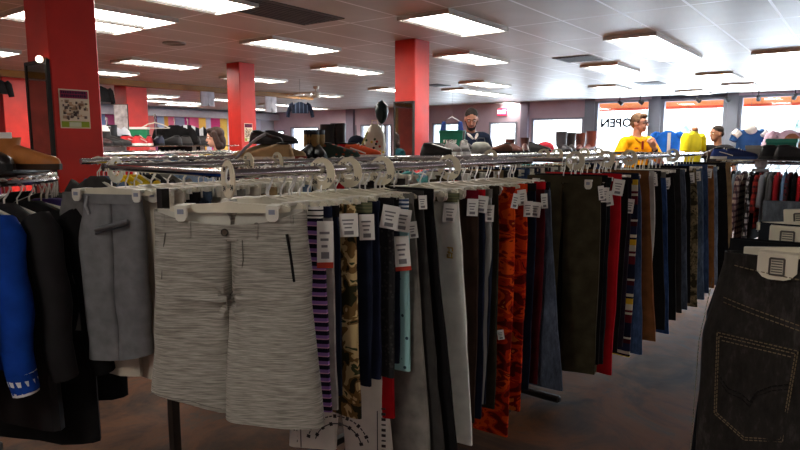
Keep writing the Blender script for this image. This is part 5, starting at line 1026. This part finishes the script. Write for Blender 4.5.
def person(label, loc, rz, sc, J, skin, top, bottom, hair, headrot, sleeve=.55, long_sleeve=False, female=False, hairkind='short', beard=None, glasses=False, collar=None, curls=(.5, .5), normals=((0, -1, 0), (0, -1, 0))):
    o = thing('person', label, 'person', loc, rz); o.scale = (sc, sc, sc)
    HR = Matrix.Rotation(headrot[2], 3, 'Z')@Matrix.Rotation(headrot[0], 3, 'X')@Matrix.Rotation(headrot[1], 3, 'Y')
    neck = Vector((0, .015, 1.475)); hp = neck+Vector((0, -.005, .10)); hc = hp+HR@Vector((0, -.02, .085))
    def hv(x, y, z): return hc+HR@Vector((x, y, z))
    sw = .175 if not female else .155
    mb = MB(); mb.ell((0, 0, .97), (.165, .112, .13)); mb.ell((0, 0, 1.10), (.142, .098, .16)); mb.ell((0, .005, 1.30), (.168, .112, .19)); mb.capsule((-sw+.03, .005, 1.425), (sw-.03, .005, 1.425), .07, .07); mb.capsule((0, .01, 1.36), (0, .015, 1.48), .12, .062)
    mb.capsule(neck-Vector((0, 0, .03)), hp+HR@Vector((0, 0, .03)), .058, .054)
    mb.ell(hv(0, .008, .022), (.074, .095, .098), 16, 12, HR); mb.ell(hv(0, -.022, -.045), (.058, .066, .070), 14, 10, HR); mb.ell(hv(0, -.060, -.088), (.030, .026, .024), 10, 8, HR)
    mb.capsule(hv(0, -.086, .012), hv(0, -.104, -.026), .009, .0135, 8); mb.ell(hv(0, -.086, -.062), (.026, .010, .009), 10, 6, HR); mb.ell(hv(0, -.078, .032), (.056, .018, .012), 10, 6, HR)
    for s in (-1, 1): mb.ell(hv(s*.076, .008, -.008), (.010, .020, .032), 8, 8, HR)
    arms = {}
    for s, k, cu, nm in ((1, 'L', curls[0], normals[0]), (-1, 'R', curls[1], normals[1])):
        sh = Vector((s*sw, .005, 1.42)); el = Vector(J['el'+k]); wr = Vector(J['wr'+k]); arms[k] = (sh, el, wr)
        mb.capsule(sh, el, .052, .040); mb.capsule(el, wr, .041, .027); hand(mb, wr, J.get('hd'+k, wr-el), nm, s if nm[1] < 0 else -s, cu)
        hip = Vector((s*.09, 0, .92)); kn = Vector((s*.10, -.02, .50)); an = Vector((s*.105, .015, .09)); mb.capsule(hip, kn, .088, .056); mb.capsule(kn, an, .056, .038); mb.ell(an+Vector((0, -.07, -.05)), (.042, .125, .04))
    link('body', remesh(mb, 'body', .0065, 4, skin), o)
    # clothing
    c = MB(); e = .014; c.ell((0, 0, 1.0), (.165+e, .112+e, .13)); c.ell((0, 0, 1.10), (.150+e, .104+e, .17)); c.ell((0, .005, 1.30), (.168+e, .114+e, .19)); c.capsule((-sw+.03, .005, 1.42), (sw-.03, .005, 1.42), .07+e, .07+e); c.capsule((0, .012, 1.36), (0, .016, 1.44), .12, .074)
    for k in 'LR':
        sh, el, wr = arms[k]
        if long_sleeve: c.capsule(sh, el, .056+e, .044+e); c.capsule(el, el+(wr-el)*.93, .044+e, .030+e)
        else: q = sh+(el-sh)*sleeve; c.capsule(sh, q, .056+e, .058+e)
    link('top', remesh(c, 'top', .010, 5, top), o)
    c = MB(); c.ell((0, 0, .94), (.165+e*.7, .112+e*.7, .13))
    for s in (-1, 1): c.capsule((s*.09, 0, .92), (s*.10, -.02, .50), .095, .068); c.capsule((s*.10, -.02, .50), (s*.105, .015, .10), .068, .056)
    link('trousers', remesh(c, 'trousers', .012, 4, bottom), o)
    for s in (-1, 1): q = part('shoe', shoe_upper(0), M_lthr, o); q.location = (s*.105, -.045, 0); q2 = part('sole', sole_mb(1), M_black, q, False)
    # face
    for s in (-1, 1):
        ey = part('eye', MB().ell(hv(s*.031, -.077, .010), (.012, .010, .0085), 10, 8, HR), flat((226, 220, 212), .3, 0, .02), o); part('iris', MB().ell(hv(s*.031, -.0855, .010), (.0062, .004, .0062), 8, 6, HR), flat((40, 28, 22), .3), ey)
        part('eyebrow', MB().tube([hv(s*.014, -.090, .032), hv(s*.032, -.090, .037), hv(s*.052, -.078, .030)], [.0035, .0045, .003], 6), hair, o)
    part('lips', MB().tube([hv(-.024, -.090, -.062), hv(0, -.0985, -.060), hv(.024, -.090, -.062)], [.003, .006, .003], 6), flat((150, 84, 76), .5), o)
    hm = MB()
    if hairkind == 'short':
        hm.ell(hv(0, .022, .052), (.080, .096, .082), 16, 10, HR); hm.ell(hv(0, .06, .0), (.072, .055, .07), 14, 8, HR); hm.ell(hv(0, -.05, .088), (.066, .045, .034), 12, 8, HR)
        for s in (-1, 1): hm.ell(hv(s*.070, .0, .03), (.014, .035, .04), 8, 6, HR)
    elif hairkind == 'bob':
        hm.ell(hv(0, .025, .045), (.092, .105, .092), 16, 10, HR); hm.ell(hv(0, .07, -.05), (.088, .062, .11), 14, 10, HR)
        for s in (-1, 1): hm.capsule(hv(s*.082, .0, .05), hv(s*.088, .03, -.12), .036, .040); hm.ell(hv(s*.085, .04, -.11), (.04, .05, .05), 10, 8, HR)
        hm.ell(hv(0, -.045, .095), (.07, .045, .03), 12, 8, HR)
    else:
        hm.ell(hv(0, .020, .050), (.078, .095, .078), 16, 10, HR); hm.ell(hv(0, .058, .0), (.070, .052, .06), 14, 8, HR)
    link('hair', remesh(hm, 'hair', .007, 2, hair), o)
    if beard:
        b2 = MB(); b2.ell(hv(0, -.060, -.090), (.040, .034, .034), 12, 8, HR)
        for s in (-1, 1): b2.capsule(hv(s*.030, -.068, -.088), hv(s*.066, .0, -.02), .018, .012)
        b2.capsule(hv(-.024, -.092, -.046), hv(.024, -.092, -.046), .007, .007); link('beard', remesh(b2, 'beard', .006, 1, beard), o)
    if glasses:
        g = MB()
        for s in (-1, 1):
            g.tube([hv(s*.032+.024*cos(a*pi/8), -.098, .010+.016*sin(a*pi/8)) for a in range(17)], .0032, 6, False); g.tube([hv(s*.056, -.096, .014), hv(s*.078, -.03, .014), hv(s*.078, .01, .008)], .003, 6)
        g.tube([hv(-.009, -.099, .012), hv(.009, -.099, .012)], .003, 6); part('glasses', g, flat((60, 24, 24), .4), o)
    if collar:
        g = MB(); 
        for s in (-1, 1): g.tube([(0, .085, 1.50), (s*.055, .06, 1.50), (s*.078, .0, 1.485), (s*.045, -.075, 1.455), (s*.012, -.112, 1.415)], [.014, .016, .017, .017, .010], 8)
        part('collar', g, collar, o)
    return o, hv, arms
g2 = lambda c, b: flat(c, .85, 0, b, 8, .2, .1)
# yellow polo man behind the second rack
P = uv(8.0, -2.30); d1 = P.y; sc1 = 1.02
o1, hv, arms = person('man in an amber yellow polo shirt and glasses, hand raised to his chest', (at_d(637, 150, 8.2).x, 8.2, 0), radians(8), 1.04, dict(elL=(.27, -.10, 1.17), wrL=(.10, -.22, 1.36), hdL=(-.06, -.03, .08), elR=(-.33, -.12, 1.20), wrR=(-.52, -.24, 1.10)), skinmat((206, 146, 122)), g2((246, 168, 16), .08), M_char, flat((112, 84, 62), .8, 0, .2, 40), (0, 0, radians(38)), sleeve=.72, hairkind='short', glasses=True, collar=flat((226, 150, 14), .85), curls=(.75, .35), normals=((0, 1, .1), (0, -1, 0)))
part('chest_emblem', MB().box((-.085, -.133, 1.345), (.05, .004, .018)), flat((200, 70, 30), .7), o1, False); part('placket', MB().box((.0, -.128, 1.385), (.022, .012, .10)), flat((170, 40, 30), .7), o1, False)
a_ = Vector((.10, -.22, 1.36)); b_ = Vector((.27, -.10, 1.17)); wv = (b_-a_).normalized(); part('wristwatch', MB().tube([a_+wv*.03, a_+wv*.055], [.035, .036], 12), M_black, o1)
# man in navy, looking down
o2_, hv, arms = person('bearded man in a navy sweater looking down behind the grey sneakers', (at_d(471, 150, 8.0).x, 8.0, 0), radians(12), 1.075, dict(elL=(.27, -.02, 1.14), wrL=(.16, -.26, 1.10), elR=(-.27, -.06, 1.15), wrR=(-.10, -.30, 1.24), hdR=(.02, -.04, .08)), skinmat((158, 108, 88)), g2((26, 34, 52), .12), M_black, flat((36, 30, 28), .8, 0, .2, 40), (radians(24), 0, radians(-16)), long_sleeve=True, hairkind='crop', beard=flat((38, 31, 28), .85, 0, .2, 40), collar=flat((214, 210, 206), .85), curls=(.6, .6))
# man at the right holding up a yellow shirt
p3_ = at_d(717, 150, 9.0)
o3_, hv, arms = person('man in a black t-shirt at the right, holding up a yellow shirt', (p3_.x, p3_.y, 0), radians(-38), .965, dict(elR=(-.31, -.20, 1.43), wrR=(-.24, -.31, 1.66), hdR=(.0, -.05, .09), elL=(.24, -.04, 1.12), wrL=(.16, -.24, 1.04)), skinmat((168, 118, 94)), g2((34, 33, 36), .15), M_navy, flat((44, 34, 28), .8, 0, .2, 40), (radians(6), 0, radians(-44)), hairkind='crop', sleeve=.6, curls=(.4, .9))
wr = o3_.location+Matrix.Rotation(radians(-38), 3, 'Z')@(Vector((-.25, -.36, 1.76))*.965)
bpy.context.view_layer.update()
ysh = window_top if False else None
o = thing('shirt', 'yellow shirt with a small dark crest held up by the man in the black t-shirt', 'shirt', wr+Vector((-.0, -.0, .0)), radians(38)); part('body', top_mb(.42, .50, .05, .05, 14, 5), flat((240, 222, 20), .8, 0, .06, 8), o)
for s in (-1, 1): part('sleeve', MB().tube([(s*.19, 0, -.115), (s*.225, 0, -.17), (s*.25, 0, -.34)], [.055, .066, .06], 10), flat((240, 222, 20), .8, 0, .06, 8), o)
part('crest', MB().ell((.09, -.052, -.36), (.035, .012, .04), 10, 8), M_black, o); part('collar', MB().tube([(.05*cos(a*pi/8), .03*sin(a*pi/8), -.07) for a in range(17)], .012, 6, False), flat((190, 180, 60), .8), o)
put_hanger(o.location, radians(38), 'white hanger of the yellow shirt held by the man in black', None, 'top')
# woman at the left
p4_ = at_d(217, 150, 7.3)
person('brown-haired woman in a dark teal top, facing left between the racks', (p4_.x, p4_.y, 0), radians(-58), .925, dict(elL=(.22, -.06, 1.12), wrL=(.16, -.28, 1.06), elR=(-.22, -.06, 1.12), wrR=(-.14, -.28, 1.08)), skinmat((190, 140, 118)), g2((28, 66, 70), .12), M_navy, flat((50, 29, 22), .7, 0, .25, 40), (radians(8), 0, radians(-16)), female=True, long_sleeve=True, hairkind='bob')
